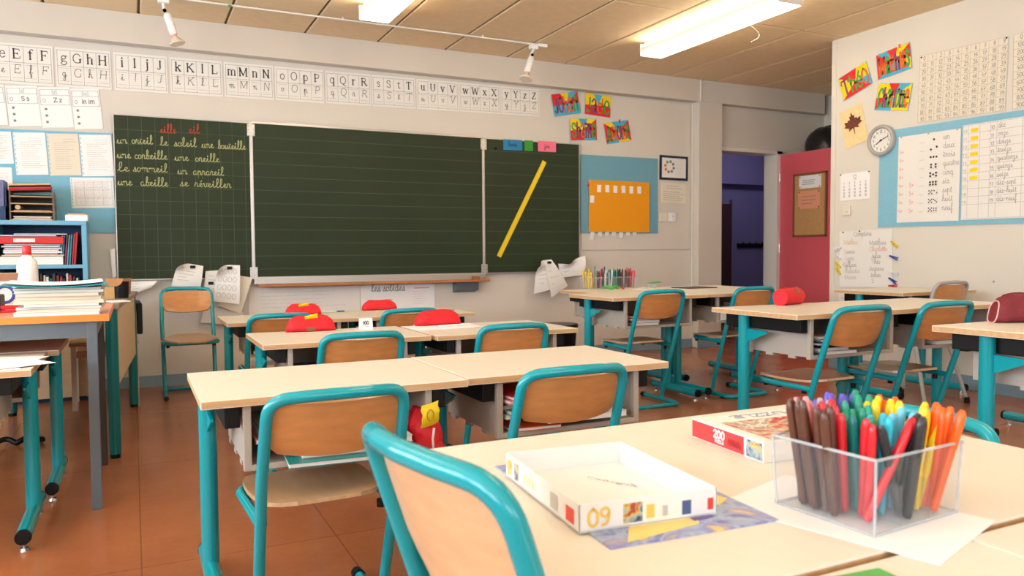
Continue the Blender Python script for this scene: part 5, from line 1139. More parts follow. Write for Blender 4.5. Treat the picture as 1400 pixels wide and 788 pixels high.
# red ring binder on the pile
o = thing('ring_binder', 'red ring binder with a white spine label lying on the shelf pile', 'binder', (xm, by0 + .01, z), R(-3), 'books in the blue bookcase')
MB().box((-.18, 0, 0), (.18, .26, .004)).box((-.18, 0, .044), (.18, .26, .048)).box((-.18, 0, 0), (.18, .006, .048)).build('cover', M['red'], o, bevel=.002)
MB().box((-.10, -.0012, .012), (.02, 0, .034)).build('spine_label', M['paper_w'], o)
MB().box((-.17, .008, .005), (.17, .25, .043)).build('pages', M['paper'], o)
z += .049
book(xm - .02, by0 + .02, z, .32, .24, .010, C_('book_blu', (70, 120, 170)), 'blue magazine on the red ring binder')
book(xm + .05, by0 + .03, z + .011, .30, .22, .008, C_('book_gry', (150, 158, 166)), 'grey magazine at the very top of the upper shelf pile')
x = bx1 - .060
for k, (nm, rgb, th, hh) in enumerate((('red', (190, 40, 44), .016, .215), ('bright red', (200, 52, 50), .012, .205), ('teal', (40, 132, 150), .014, .20), ('sky blue', (96, 160, 196), .012, .195), ('red and blue', (150, 60, 78), .012, .20), ('blue', (58, 110, 160), .014, .19), ('pale blue', (140, 184, 210), .010, .19), ('navy', (38, 52, 92), .016, .18))):
    x -= th + .0012
    book(x, by0 + .03, .906, .17, hh, th, C_('spine_%d' % k, rgb), nm + ' book leaning at the right end of the upper blue shelf', False, R(5))
seen = {}
x = bx1 - .05
for k in range(20):
    th = .014 + .008 * ((k * 7) % 5) / 5; x -= th + .0015
    if x < bx1 - .50: break
    cn, rgb = [('dark', (52, 46, 48)), ('red', (176, 48, 50)), ('cream', (214, 206, 190)), ('teal', (36, 110, 120)), ('maroon', (120, 44, 50)), ('black', (40, 38, 40)), ('white', (222, 220, 216))][(k * 3 + (2 if k < 3 else 0)) % 7]
    book(x, by0 + .04, .601, .16, .215 + .04 * ((k * 5) % 4) / 4, th, C_('low_spine_' + cn, rgb), '%s %s book from the right end of the lower blue shelf' % (('first', 'second', 'third', 'fourth', 'fifth')[seen.setdefault(cn, -1) + 1], cn), False); seen[cn] += 1
# left cubby
for k, (cn, rgb) in enumerate((('navy', (40, 54, 96)), ('grey', (120, 124, 130)), ('red', (180, 44, 46)))):
    book(bx1 - .60 - k * .03, by0 + .02, .906, .18, .22, .026, C_('cub_%d' % k, rgb), cn + ' book in the left cubby of the blue bookcase', False)
# letter rack on top with folders
rk = thing('letter_rack', 'brown three-tier letter rack on top of the blue bookcase', 'letter rack', (bx1 - .305, 5.86, 1.195), R(2))
rw, rd = .125, .26
MB().box((rw - .012, 0, 0), (rw, rd, .185)).build('side', mat('mottled_brown', (108, 92, 78), .6, noise=(50, .35, 4)), rk)
MB().box((-rw, 0, 0), (-rw + .008, rd, .185)).build('side', MATS['mottled_brown'], rk)
for z in (0, .052, .104, .15): MB().box((-rw, 0, z), (rw, rd, z + .006)).build('tier', mat('tan_tier', (190, 164, 128), .6), rk)
MB().box((-rw, rd - .006, 0), (rw, rd, .18)).build('back', M['brownst'], rk)
RX, RY, RZ = bx1 - .305, 5.868, 1.195
for k, (cn, rgb, zz, wd) in enumerate((('cream', (226, 214, 190), .007, .21), ('pink', (214, 150, 150), .014, .20), ('white', (236, 232, 226), .020, .21), ('tan', (196, 164, 120), .060, .20))):
    tag(MB().box((-wd / 2, 0, 0), (wd / 2, .235, .005)).build('folder', C_('fold_%d' % k, rgb), loc=(RX, RY, RZ + zz), rot=(0, 0, R(2))), cn + ' paper folder lying in the brown letter rack', 'folder', 'folders in the letter rack')
for k, (cn, m, dz, tilt) in enumerate((('dark red', C_('fold_dr', (150, 30, 34)), .194, 3), ('red', M['red'], .205, 3), ('black', M['black'], .216, 3), ('orange tan', C_('fold_ot', (222, 178, 120)), .227, 3))):
    tag(MB().box((-.115, 0, 0), (.115, .23, .009)).build('folder', m, bevel=.001, loc=(RX - .01, RY, RZ + dz), rot=(0, R(-tilt), R(2))), cn + ' folder lying on top of the brown letter rack', 'folder', 'folders in the letter rack')
tag(MB().cyl((0, 0, 0), (0, .22, 0), .015, n=16).build('paper_roll', C_('roll_tan', (206, 176, 136)), loc=(RX - .08, RY, RZ + .084), smooth=True), 'rolled tan paper in the brown letter rack', 'paper roll')
o = thing('magazine_box', 'dark blue magazine holder at the left end of the bookcase top', 'magazine holder', (bx1 - .525, 5.90, 1.195))
MB().box((-.075, 0, 0), (-.069, .24, .20)).box((.069, 0, 0), (.075, .24, .20)).box((-.075, 0, 0), (.075, .24, .006)).box((-.075, 0, 0), (.075, .006, .09)).box((-.075, .234, 0), (.075, .24, .2)).build('case', M['blued'], o)
MB().box((-.055, .02, .008), (.0, .22, .235)).build('papers', M['paper_w'], o, rot=(0, R(3), 0))
MB().box((.005, .02, .008), (.06, .22, .26)).build('folder_block', C_('lav', (110, 112, 158)), o)
o = thing('card_box', 'small open white card box on the bookcase top', 'box', (bx1 - .058, 5.88, 1.195))
MB().box((-.065, 0, 0), (.065, .10, .04)).build('tray', M['paper_w'], o, bevel=.002); MB().box((-.05, .01, .04), (.055, .09, .048)).build('contents', M['salmon'], o)

# ---- things on the orange edged table
def mag(z, x0, x1, y0, th, m, lb, rz=0):
    o = thing('magazine', lb, 'magazine', ((x0 + x1) / 2, y0, z), rz, 'magazine pile on the teacher table')
    w2 = (x1 - x0) / 2
    MB().box((-w2, 0, 0), (w2, .21, .0012)).box((-w2, 0, th - .0012), (w2, .21, th)).build('cover', m, o); MB().box((-w2 + .002, .002, .0012), (w2 - .002, .208, th - .0012)).build('pages', M['paper_c'] if 'cream' in lb or 'beige' in lb or 'ivory' in lb else M['paper'], o)
z = tz
mags = [('white', M['paper_w'], .012), ('cream', M['paper_c'], .010), ('grey', C_('mag_g', (190, 192, 196)), .009), ('white glossy', M['paper_w'], .009), ('cream bound', M['paper_c'], .014), ('ivory', M['paper_c'], .012), ('beige', C_('mag_b', (214, 204, 188)), .013), ('pale', M['paper'], .010), ('thin grey', C_('mag_g', (190, 192, 196)), .008)]
for k, (cn, m, th) in enumerate(mags):
    mag(z, -.395 + .010 * ((k * 3) % 4) / 3 + (.03 if k == 3 else 0), -.118 + .008 * ((k * 5) % 3) - .012 * (k == 1), 3.30 + .004 * (k % 3), th, m, '%s magazine, %s from the bottom of the pile on the orange edged table' % (cn, ('first', 'second', 'third', 'fourth', 'fifth', 'sixth', 'seventh', 'eighth', 'ninth')[k]), R((0, 1, -1, 2, 0, 1, -1, 0, 1)[k])); z += th + .0006
o = thing('teal_folder', 'teal folder with white sheets on top of the magazine pile', 'folder', (-.255, 3.27, z + .003), R(3))
gr = [[((-1 + i / 5) * .17, j * .24 / 4, .010 * (abs(-1 + i / 5)) ** 2) for j in range(5)] for i in range(11)]
MB().sheet(gr, .004).build('cover', M['teal'], o, smooth=True)
MB().sheet([[(x * .9, y + .01, zz + .006 + .004) for x, y, zz in row] for row in gr], .006).build('sheets', M['paper_w'], o, smooth=True)
# bottle
p = onZ(39, 414, tz)
o = thing('glue_bottle', 'white plastic bottle with red cap on the orange edged table', 'bottle', (p.x, p.y, tz))
MB().lathe([(.040, 0), (.044, .006), (.044, .17), (.040, .195), (.026, .216), (.018, .222), (.018, .228)], 26).build('body', mat('milky_plastic', (244, 244, 246), .3, coat=.2), o, smooth=True)
MB().lathe([(.0185, .226), (.0195, .228), (.0175, .266), (.015, .270)], 18).build('cap', M['redcap'], o, smooth=True)
# white box at the edge, calculator, red stapler, pot of tools
p = onZ(2, 417, tz)
o = thing('white_carton', 'white carton with a blue ring mark on the orange edged table', 'box', (-.545, 3.90, tz))
MB().box((-.08, -.06, 0), (.105, .06, .115)).build('carton', M['paper_w'], o, bevel=.002)
MB().tube([(.06 + .032 * math.cos(a_), -.0612, .06 + .034 * math.sin(a_)) for a_ in [k * PI / 8 for k in range(16)]], .006, 6, closed=True).build('blue_ring', C_('logo_blue', (50, 80, 160)), o, smooth=True)
MB().add([(-.08, -.06, .115), (.105, -.06, .115), (.12, -.13, .150), (-.09, -.13, .150), (-.08, -.06, .117), (.105, -.06, .117), (.12, -.13, .152), (-.09, -.13, .152)], [(0, 3, 2, 1), (4, 5, 6, 7), (0, 1, 5, 4), (1, 2, 6, 5), (2, 3, 7, 6), (3, 0, 4, 7)]).build('flap', C_('kraft', (206, 184, 150)), o)
p = onZ(-5, 428, tz)
o = thing('label_machine', 'dark grey desk gadget cut by the left picture edge', 'gadget', (-.52, 3.60, tz))
MB().box((-.05, -.05, 0), (.055, .08, .07)).build('body', C_('slate', (70, 74, 92)), o, bevel=.008); MB().box((-.04, -.0515, .02), (.045, -.049, .055)).build('panel', M['clockg'], o)
o = thing('stapler', 'red stapler lying on the orange edged table', 'stapler', (-.43, 3.58, tz), R(15))
MB().box((-.055, -.014, 0), (.055, .014, .010)).build('base', M['redcap'], o, bevel=.003); MB().box((-.05, -.012, .012), (.055, .012, .028)).build('arm', M['redcap'], o, bevel=.004)
o = thing('desk_pot', 'black tool pot on the teacher desk', 'pot', (-.058, 4.64, qz))
MB().lathe([(.034, 0), (.036, .088), (.033, .088), (.031, .006), (.001, .006)], 18).build('cup', M['black'], o, smooth=True)
o = thing('card_fan', 'brown half round card leaning before the black pot', 'card', (-.115, 4.52, qz), R(6))
MB().prism([(x, y) for x, y in arc(.025, .108, .042, 180, 360, 10)], -.003, .003, Matrix.Rotation(PI / 2, 4, 'X')).build('half_disc', C_('tan_card', (196, 142, 88)), o)
MB().box((-.02, -.004, 0), (.025, .03, .062)).build('stand', C_('tan_card2', (206, 164, 110)), o, bevel=.002)
tag(MB().box((-.05, -.05, 0), (.03, .05, .006)).build('paper_stack', M['paper_w'], loc=(-.06, 4.26, qz), rot=(0, 0, R(20))), 'small white papers on the corner of the teacher desk', 'paper')
tag(MB().prism([(0, 0), (.03, .02), (.035, .105), (-.015, .10)], -.002, .002, Matrix.Rotation(PI / 2, 4, 'X')).build('brown_card', M['brownc'], loc=(-.045, 4.70, qz)), 'brown card standing behind the black pot', 'card')
# papers on the left desk
for k, (x, y, rz, lb) in enumerate(((-.46, 3.00, 12, 'undermost'), (-.42, 3.10, -18, 'middle'), (-.40, 3.05, 30, 'topmost'))):
    tag(MB().box((-.105, -.14, 0), (.105, .14, .0012)).build('loose_sheet', M['paper_w'], loc=(x, y, .601 + .0016 * k), rot=(0, 0, R(rz))), lb + ' of the loose white sheets on the desk at the left edge', 'paper', 'loose sheets on the left desk')
# black strap on the floor
tag(MB().tube(catmull([(0, 0), (.06, .03), (.12, .0), (.18, .04), (.22, .01)], 4) and [Vector((x_, y_, .012 + .02 * abs(math.sin(x_ * 30)))) for x_, y_ in catmull([(0, 0), (.06, .03), (.12, .0), (.18, .04), (.22, .01)], 4)], .014, 8).build('black_strap', M['black'], smooth=True, loc=(-.66, 4.6, 0)), 'black strap lying on the floor under the left desks', 'strap')

# ================================================================== THINGS ON AND IN THE DESKS
# exercise books lying in the trays: (desk key, list of colour, dx, thickness)
ORD = ['first', 'second', 'third', 'fourth', 'fifth', 'sixth', 'seventh', 'eighth', 'ninth', 'tenth']
DNAME = {'B1': 'the middle desk beside the red bag', 'B2': 'the right desk of the middle pair', 'C1': 'the desk with the 100 card', 'C2': 'the desk with papers and red case', 'F1': 'the back desk before the far pens', 'F2': 'the back desk nearest the pink door', 'R1': 'the desk with the red round case', 'R2': 'the desk in front of the grey chair', 'D1': 'the left front row desk', 'S1': 'the desk with the burgundy case'}
BCOL = {'grey': (176, 172, 170), 'white': (232, 230, 226), 'red': (206, 44, 44), 'teal': (30, 130, 126), 'orange': (236, 100, 40), 'pink': (214, 110, 120), 'blue': (60, 96, 160), 'brown': (150, 104, 76), 'yellow': (232, 200, 70), 'clear': (206, 204, 202), 'black': (38, 36, 38)}
TRAY = {'B1': [('teal', -.02, .012), ('grey', .02, .018), ('clear', .03, .018), ('pink', -.14, .012), ('white', -.13, .012), ('grey', -.12, .014)],
        'B2': [('orange', -.13, .010), ('red', .02, .008), ('clear', .04, .018), ('white', -.14, .012), ('teal', -.13, .014), ('white', -.14, .010), ('red', -.13, .012), ('pink', -.14, .010), ('red', -.13, .010)],
        'C1': [('red', -.10, .022), ('red', -.08, .018), ('white', -.02, .010), ('blue', -.12, .010), ('brown', -.02, .012)], 'C2': [('white', .05, .012), ('black', .02, .02), ('grey', -.12, .014), ('teal', -.10, .010)],
        'F1': [('grey', -.10, .016), ('white', -.08, .014), ('red', -.12, .012), ('brown', -.1, .014)], 'F2': [('red', -.14, .06), ('white', .05, .012), ('black', .08, .03)],
        'R1': [('white', -.08, .012), ('grey', -.11, .014), ('clear', .04, .012), ('blue', -.12, .010), ('black', -.08, .012), ('clear', -.10, .012)], 'R2': [('white', -.08, .016), ('pink', -.09, .012), ('brown', -.1, .018), ('red', .04, .008), ('brown', -.10, .016)],
        'D1': [('teal', -.14, .02), ('white', -.1, .01)], 'S1': [('white', -.08, .018), ('brown', -.09, .016)]}
for key, lst in TRAY.items():
    (lx, ly, lz), rz, proto = DESKS[key]
    h = {dk_small: .60, dk_mid: .69, dk_tall: .70}[proto]
    z = h - .022 - .165 + .009
    for k, (cn, dx, th) in enumerate(lst):
        z += .0006
        o = thing('exercise_book', '%s exercise book, %s from the bottom under %s' % (cn, ORD[k], DNAME[key]), 'exercise book', (lx + dx, ly - DD / 2 + .012 + .012 * ((k * 3) % 4) - (.085 if key == 'B1' and k < 3 else .05 if key == 'B2' and cn == 'clear' else .02 if k % 3 == 1 else 0), z), R(((k * 37) % 9) - 4), 'exercise books in the desk trays')
        m = mat('book_cover_' + cn, BCOL[cn], .35)
        w2 = .14 if (key == 'B2' and cn == 'clear') or (key == 'B1' and k < 3) else .085
        MB().box((-w2, 0, 0), (w2, .22, .0012)).box((-w2, 0, th - .0012), (w2, .22, th)).box((-w2, .218, .001), (w2, .22, th - .001)).build('cover', m, o)
        MB().box((-w2 + .002, .002, .0014), (w2 - .002, .217, th - .0014)).build('pages', M['paper'], o)
        z += th

# ---- pencil cases
def pencil_case(name, label, loc, rz, L_, W_, H_, m, top=.55, patch=None, piping=None, round_=False, zipm=None, yellow=False, seed=0):
    o = thing(name, label, 'pencil case', loc, rz, 'pencil cases')
    rr = random.Random(seed); n, k = 15, 20; rings = []
    def sec(t, j):
        e = (1 - abs(2 * t - 1) ** (10 if round_ else 6)) ** (.16 if round_ else .34)
        e = max(e, .55 if not round_ else .86)
        a = 2 * PI * j / k
        c, s = math.cos(a), math.sin(a)
        ep = .95 if round_ else .75
        yy = math.copysign(abs(c) ** ep, c) * W_ / 2
        zz = math.copysign(abs(s) ** ep, s)
        tap = 1 if round_ else (1 - (1 - top) * (zz + 1) / 2)
        sl = 1 if round_ else (1 - .16 * ((zz + 1) / 2))             # ends slope inwards towards the top
        x = (t - .5) * L_ * sl
        wob = 1 + (.0 if round_ else .05) * math.sin(9 * t + seed + 3 * a)
        return Vector((x, yy * tap * e * wob, H_ / 2 + zz * H_ / 2 * (e if zz > 0 else 1) * (1 if zz < 0 else wob)))
    vs = []; fs = []
    for i in range(n):
        for j in range(k): vs.append(sec(i / (n - 1), j))
    for i in range(n - 1):
        for j in range(k): fs.append((i * k + j, i * k + (j + 1) % k, (i + 1) * k + (j + 1) % k, (i + 1) * k + j))
    fs.append(tuple(range(k - 1, -1, -1))); fs.append(tuple((n - 1) * k + j for j in range(k)))
    MB().add(vs, fs).build('body', m, o, smooth=True)
    MB().tube([sec(t, k // 4) + Vector((0, 0, .001)) for t in [.1 + .8 * q / 10 for q in range(11)]], .0028, 6).build('zip', zipm or M['redd'], o, smooth=True)
    zp = sec(.86, k // 4)
    MB().box((zp.x - .004, zp.y - .003, zp.z), (zp.x + .018, zp.y + .003, zp.z + .004)).build('zip_pull', M['chrome'], o)
    if piping:
        for t in (0, 1): MB().tube([sec(t, j) for j in range(k)], .0026, 6, closed=True).build('piping', piping, o, smooth=True)
    if patch:
        t0, j0 = patch
        q = [sec(t0 - .09, j0), sec(t0 + .09, j0), sec(t0 + .09, j0 + 2), sec(t0 - .09, j0 + 2)]
        cn = sum(q, Vector()) / 4; out = Vector((0, cn.y, cn.z - H_ / 2)).normalized() * .0032
        MB().add([p + out for p in q] + [p - out for p in q], [(0, 1, 2, 3), (7, 6, 5, 4), (0, 4, 5, 1), (1, 5, 6, 2), (2, 6, 7, 3), (3, 7, 4, 0)]).build('patch', mat('leather_patch', (150, 96, 58), .6), o)
    if yellow:
        q = sec(.5, k // 4 + 2)
        MB().box((-.03, -.004, -.012), (.03, .006, .012)).build('yellow_tag', M['yellow'], o, bevel=.002, loc=(q.x, q.y - .004, q.z - .002), rot=(R(35), R(-12), 0))
    return o
def on_desk(u0, u1, v, z): a, b = onZ(u0, v, z), onZ(u1, v, z); return (a + b) / 2, (b - a).length
for nm, u0, u1, v, zz, H_, rz, lb, kw in (
        ('pencil_case', 393, 440, 431, .60, .062, -3, 'red pencil case on the left front row desk, with a yellow flash', dict(patch=None, yellow=True, seed=1)),
        ('pencil_case', 497.5, 545, 424.5, .60, .062, 2, 'red pencil case with brown patch on the right front row desk', dict(patch=(.5, 12), seed=2)),
        ('pencil_case', 395, 460, 454, .60, .072, -2, 'red pencil case with a yellow tag on the desk with the 100 card', dict(patch=(.48, 11), yellow=True, seed=3)),
        ('pencil_case', 570, 635, 446.5, .60, .072, 2, 'plain red pencil case lying on white papers', dict(seed=4))):
    c, L_ = on_desk(u0, u1, v, zz)
    pencil_case(nm, lb, (c.x, c.y + .04, zz + (.005 if 'papers' in lb else 0)), R(rz), L_ * 1.02, .085, H_, M['redc'], top=.5, **kw)
c, L_ = on_desk(1062, 1100, 417, .70)
pencil_case('pencil_case', 'bright red round pencil case on the right block desk', (c.x - .0, c.y + .01, .70), R(16), .17, .085, .082, M['redc'], round_=True, patch=(.62, 7), piping=M['redp'], seed=5)
pencil_case('pencil_case', 'burgundy pencil case with pale piping at the right picture edge', (2.875, 1.675, .70), R(-22), .25, .11, .102, M['burg'], round_=False, top=.5, piping=mat('pale_piping', (206, 170, 160), .6), zipm=M['burg'], seed=6)

# ---- small things on the front rows
p = onZ(500, 450, .60)
o = thing('number_tent', 'small white folded card reading 100', 'card', (p.x, p.y, .60), R(-6))
MB().add([(-.032, -.018, 0), (.032, -.018, 0), (.032, 0, .052), (-.032, 0, .052), (-.032, .018, 0), (.032, .018, 0), (-.032, -.016, 0), (.032, -.016, 0), (.032, 0, .050), (-.032, 0, .050), (-.032, .016, 0), (.032, .016, 0)],
         [(0, 1, 2, 3), (3, 2, 5, 4), (6, 9, 8, 7), (9, 10, 11, 8), (0, 6, 7, 1), (4, 5, 11, 10)]).build('card', M['paper_w'], o)
mb = MB(); text_mb(mb, '100', 0, .022, .0024, .0034, PRINT, centre=True, serif=False); text_mb(mb, '-----', 0, .008, .0016, .0016, PRINT, centre=True, serif=False)
mb.v = [(v[0], -.018 + v[1] * .018 / .052 - .0008, v[1]) for v in mb.v]; mb.build('number', M['ink'], o, recalc=False)
c, L_ = on_desk(562, 648, 449, .60)
for k, (dx, dy, rz, lb) in enumerate(((0, .05, 2, 'lower white sheet under the plain red pencil case'), (.05, .07, -6, 'upper white sheet under the plain red pencil case'))):
    tag(MB().box((-.148, -.105, 0), (.148, .105, .0018)).build('loose_sheet', M['paper_w'], loc=(c.x + dx, c.y + dy, .6005 + .0022 * k), rot=(0, 0, R(rz))), lb, 'paper', 'sheets on the second row desk')
def pen(label, loc, rz, m, capm, L_=.14, r=.0045, cat='pen', grp='pens lying on the front row'):
    o = thing('pen', label, cat, loc, rz, grp)
    MB().tube([(0, 0, r), (L_ * .62, 0, r), (L_ * .64, 0, r)], [r, r, r * .9], 10).build('barrel', m, o, smooth=True)
    MB().tube([(L_ * .64, 0, r), (L_, 0, r)], [r * 1.12, r], 10).build('cap', capm, o, smooth=True)
p = onZ(441, 428, .60); pen('blue pen beside the left front row pencil case', (p.x, p.y, .60), R(6), C_('pen_white', (220, 224, 230)), C_('pen_blue', (50, 80, 150)))
p = onZ(600, 449, .60); pen('white pen lying on the papers before the plain red case', (p.x, p.y, .606), R(4), M['whitep'], M['whitep'], .13)

# ---- red bag hanging at the middle desks
p = onY(577, 580, 2.12)
o = thing('hanging_bag', 'red bag with yellow patch hanging between the middle desks', 'bag', (p.x + .005, 2.12, 0))
vs = []; fs = []; n, k = 12, 16
for i in range(n):
    t = i / (n - 1); z = .315 + .200 * t
    e = math.sin(PI * (.10 + .82 * t)) ** .6; wob = 1 + .08 * math.sin(11 * t)
    for j in range(k):
        a_ = 2 * PI * j / k
        vs.append((.050 * e * wob * math.cos(a_) + .012 * (1 - t) - .008 + .006 * math.sin(5 * a_ + 7 * t), .085 * e * math.sin(a_), z))
for i in range(n - 1):
    for j in range(k): fs.append((i * k + j, i * k + (j + 1) % k, (i + 1) * k + (j + 1) % k, (i + 1) * k + j))
fs += [tuple(range(k - 1, -1, -1)), tuple((n - 1) * k + j for j in range(k))]
MB().add(vs, fs).build('body', M['redc'], o, smooth=True)
MB().sheet([[(-.034 + .05 * i / 5 + .004 * math.sin(3 * j), -.078 + .010 * abs(i / 5 - .5) - .012 * math.sin(PI * j / 5), .470 + .062 * j / 5 + .012 * i / 5) for j in range(6)] for i in range(6)], .004).build('yellow_patch', M['yellow'], o, smooth=True)
MB().tube([(-.012 + .010 * math.cos(a_), -.093, .508 + .016 * math.sin(a_)) for a_ in [q * PI / 5 for q in range(10)]], .0018, 5, closed=True).build('patch_outline', mat('amber_stitch', (190, 140, 20), .6), o)
MB().tube(fillet([(0, .02, .50), (0, .03, .560), (.0, .0, .572), (0, -.02, .50)], .02), .006, 8).build('strap', M['redd'], o, smooth=True)
MB().tube([(.0, -.088, .47), (-.006, -.092, .44), (-.004, -.09, .415)], .0035, 6).build('white_cord', M['whitep'], o, smooth=True)
MB().lathe([(.036, 0), (.030, .014), (.008, .02)], 14, Matrix.Translation((.008, -.070, .395)) @ Matrix.Rotation(PI / 2, 4, 'X')).build('front_pocket', M['redd'], o, smooth=True)

# ---- waste bin
o = thing('waste_bin', 'black waste bin on the floor behind the back right desks', 'bin', (2.90, 5.12, 0))
MB().lathe([(.11, 0), (.115, .005), (.145, .40), (.152, .405), (.152, .42), (.14, .42), (.138, .40), (.108, .01), (.001, .01)], 24).build('bucket', M['black'], o, smooth=True)
MB().lathe([(.153, .395), (.157, .40), (.157, .415), (.153, .42)], 24).build('rim', M['bag'], o, smooth=True)

# ---- bag above the alcove cupboard
o = thing('alcove_cupboard', 'tall cupboard in the alcove behind the pink door', 'cupboard', (6.60, 5.85, 0))
MB().box((-.27, -.30, 0), (.27, .29, 2.0)).build('body', M['panelw'], o, bevel=.004)
for s in (-1, 1): d_ = MB().box((-.285, s * .148 - .145, .05), (-.27, s * .148 + .145, 1.96)).build('door', M['panelw'], o, bevel=.002); MB().cyl((-.297, s * .03, 1.0), (-.297, s * .03, 1.12), .006, n=8).build('handle', M['chrome'], d_)
o = thing('black_bag', 'shiny black bag on top of the cupboard behind the pink door', 'bag', (6.61, 5.86, 2.0))
vs = []; fs = []; n, k = 10, 22
for i in range(n):
    t = i / (n - 1); e = math.cos(t * PI / 2 * .96) ** .55
    for j in range(k):
        a_ = 2 * PI * j / k; wob = 1 + .07 * math.sin(5 * a_ + 4 * t) * (1 - t * .5)
        vs.append((.27 * e * wob * math.cos(a_), .22 * e * wob * math.sin(a_), .255 * math.sin(t * PI / 2) + .01 * math.sin(7 * a_) * t))
for i in range(n - 1):
    for j in range(k): fs.append((i * k + j, i * k + (j + 1) % k, (i + 1) * k + (j + 1) % k, (i + 1) * k + j))
fs += [tuple(range(k - 1, -1, -1)), tuple((n - 1) * k + j for j in range(k))]
MB().add(vs, fs).build('body', M['bag'], o, smooth=True)
MB().tube(fillet([(-.02, -.09, .235), (-.02, -.04, .27), (-.02, .04, .27), (-.02, .09, .235)], .04), .010, 8).build('handle', M['black'], o, smooth=True)

# ---- far box of pens and small things on the back desks
def clear_tray(o, w2, d2, h, th=.0025, flare=1.0):
    A = lambda s, t, z: (s * w2 * (1 + (flare - 1) * z / h), t * d2 * (1 + (flare - 1) * z / h), z)
    MB().box((-w2, -d2, 0), (w2, d2, th)).build('tray_floor', M['acryl'], o)
    for (s0, t0), (s1, t1) in (((-1, -1), (1, -1)), ((1, -1), (1, 1)), ((1, 1), (-1, 1)), ((-1, 1), (-1, -1))):
        a, b, c, d = Vector(A(s0, t0, 0)), Vector(A(s1, t1, 0)), Vector(A(s1, t1, h)), Vector(A(s0, t0, h))
        nrm = Vector((-(b - a).y, (b - a).x, 0)).normalized() * th
        MB().add([a, b, c, d, a + nrm, b + nrm, c + nrm, d + nrm], [(0, 1, 2, 3), (7, 6, 5, 4), (0, 4, 5, 1), (1, 5, 6, 2), (2, 6, 7, 3), (3, 7, 4, 0)]).build('tray_wall', M['acryl'], o)
        MB().tube([d, c], .0022, 6).build('tray_rim', M['acryl_e'], o)
        MB().tube([a + Vector((0, 0, .002)), b + Vector((0, 0, .002))], .0016, 6).build('tray_rim', M['acryl_e'], o)
        MB().tube([a, d], .0018, 6).build('tray_corner', M['acryl_e'], o)
PCOL = {'brown': (92, 52, 38), 'red': (214, 30, 44), 'green': (0, 146, 116), 'pale blue': (110, 196, 226), 'cyan': (40, 184, 208), 'black': (34, 34, 40), 'yellow': (244, 208, 24), 'orange': (248, 96, 14), 'pink': (240, 150, 160), 'violet': (96, 80, 190), 'grey': (170, 176, 182), 'teal': (0, 120, 120), 'navy': (44, 60, 110), 'white': (232, 232, 228)}
for k_, v_ in PCOL.items(): M['pen_' + k_] = mat('marker_' + k_.replace(' ', '_'), v_, .35, coat=.15)
_mk = {}
def marker(col, base, tip, label, r=.0058, grp='felt pens in the clear tray', L_=None):
    """cap end upwards at tip"""
    key = (col, r)
    base, tip = Vector(base), Vector(tip); L0 = .145
    if key not in _mk:
        o = thing('felt_pen', label, 'felt pen', (0, 0, 0), 0, grp)
        mm = M['pen_' + col]
        b = MB().lathe([(r * .8, 0), (r, .004), (r, .088), (r * .92, .092)], 10).build('barrel', mm, o, smooth=True)
        MB().lathe([(r * 1.03, .0), (r * 1.03, .012)], 10).build('end_plug', mm, o, smooth=True, loc=(0, 0, .006))
        MB().lathe([(r * 1.02, .090), (r * 1.14, .092), (r * 1.1, .132), (r * .86, .141), (r * .5, .145)], 10).build('cap', mm, o, smooth=True)
        _mk[key] = o
    else: o = dup(_mk[key], (0, 0, 0), 0, label, grp)
    d = (tip - base); q = d.to_track_quat('Z', 'Y')
    o.rotation_euler = q.to_euler(); o.location = base; o['label'] = label
    o.scale = (1, 1, d.length / L0)
    return o
p0_, p1_ = onZ(803, 396, .69), onZ(870, 394, .69)
cx_, cy_ = (p0_.x + p1_.x) / 2 + .02, (p0_.y + p1_.y) / 2 + .07
fw = (p1_ - p0_).length
o = thing('pen_tray', 'far clear plastic pen tray on the back desk under the blackboard', 'pen tray', (cx_, cy_, .69), R(3))
clear_tray(o, fw / 2, .065, .085)
MB().box((-.0015, -.063, .003), (.0015, .063, .07)).build('divider', M['acryl'], o)
rr = random.Random(5)
seq = ['yellow', 'yellow', 'yellow', 'green', 'orange', 'navy', 'red', 'black', 'black', 'white', 'grey', 'grey', 'white', 'teal', 'teal', 'green', 'black', 'brown', 'brown', 'black', 'brown', 'brown', 'brown', 'red', 'red', 'red']
for k, c in enumerate(seq):
    for q in range(2):
        x = cx_ - fw / 2 + .012 + (fw - .03) * k / (len(seq) - 1); y = cy_ - .035 + .06 * q + rr.uniform(-.01, .01)
        marker(c, (x, y, .695), (x + rr.uniform(-.012, .012), y + rr.uniform(-.01, .01), .695 + rr.uniform(.115, .15) + (.015 if rr.random() < .15 else 0)), '%s %s felt pen from the left, %s row of the far pen tray' % (ORD[seq[:k].count(c)], c, ('front', 'rear')[q]), r=.0048, grp='felt pens in the far tray')
o = thing('green_scarf', 'bunched green cloth strip before the far pen tray', 'cloth', (onZ(835, 396, .69).x, onZ(835, 396, .69).y - .01, .69))
MB().tube([(-.08 + .16 * t, .012 * math.sin(9 * t), .010 + .010 * abs(math.sin(7 * t))) for t in [q / 14 for q in range(15)]], [.008 + .005 * math.sin(PI * q / 14) for q in range(15)], 8).build('cloth', M['green'], o, smooth=True)
MB().lathe([(.010, 0), (.012, .008), (.006, .018)], 10).build('red_bead', M['red'], o, loc=(.10, .0, 0), smooth=True)
p = onZ(891, 392, .69)
o = thing('card_case', 'small clear case with green lid on the back desk', 'case', (3.575, 4.85, .69), R(5))
MB().box((-.03, -.02, 0), (.03, .02, .03)).build('case', M['acryl_e'], o, bevel=.002); MB().box((-.018, -.03, .032), (.075, .025, .038)).build('lid', M['green'], o, bevel=.002, rot=(0, R(-4), 0))
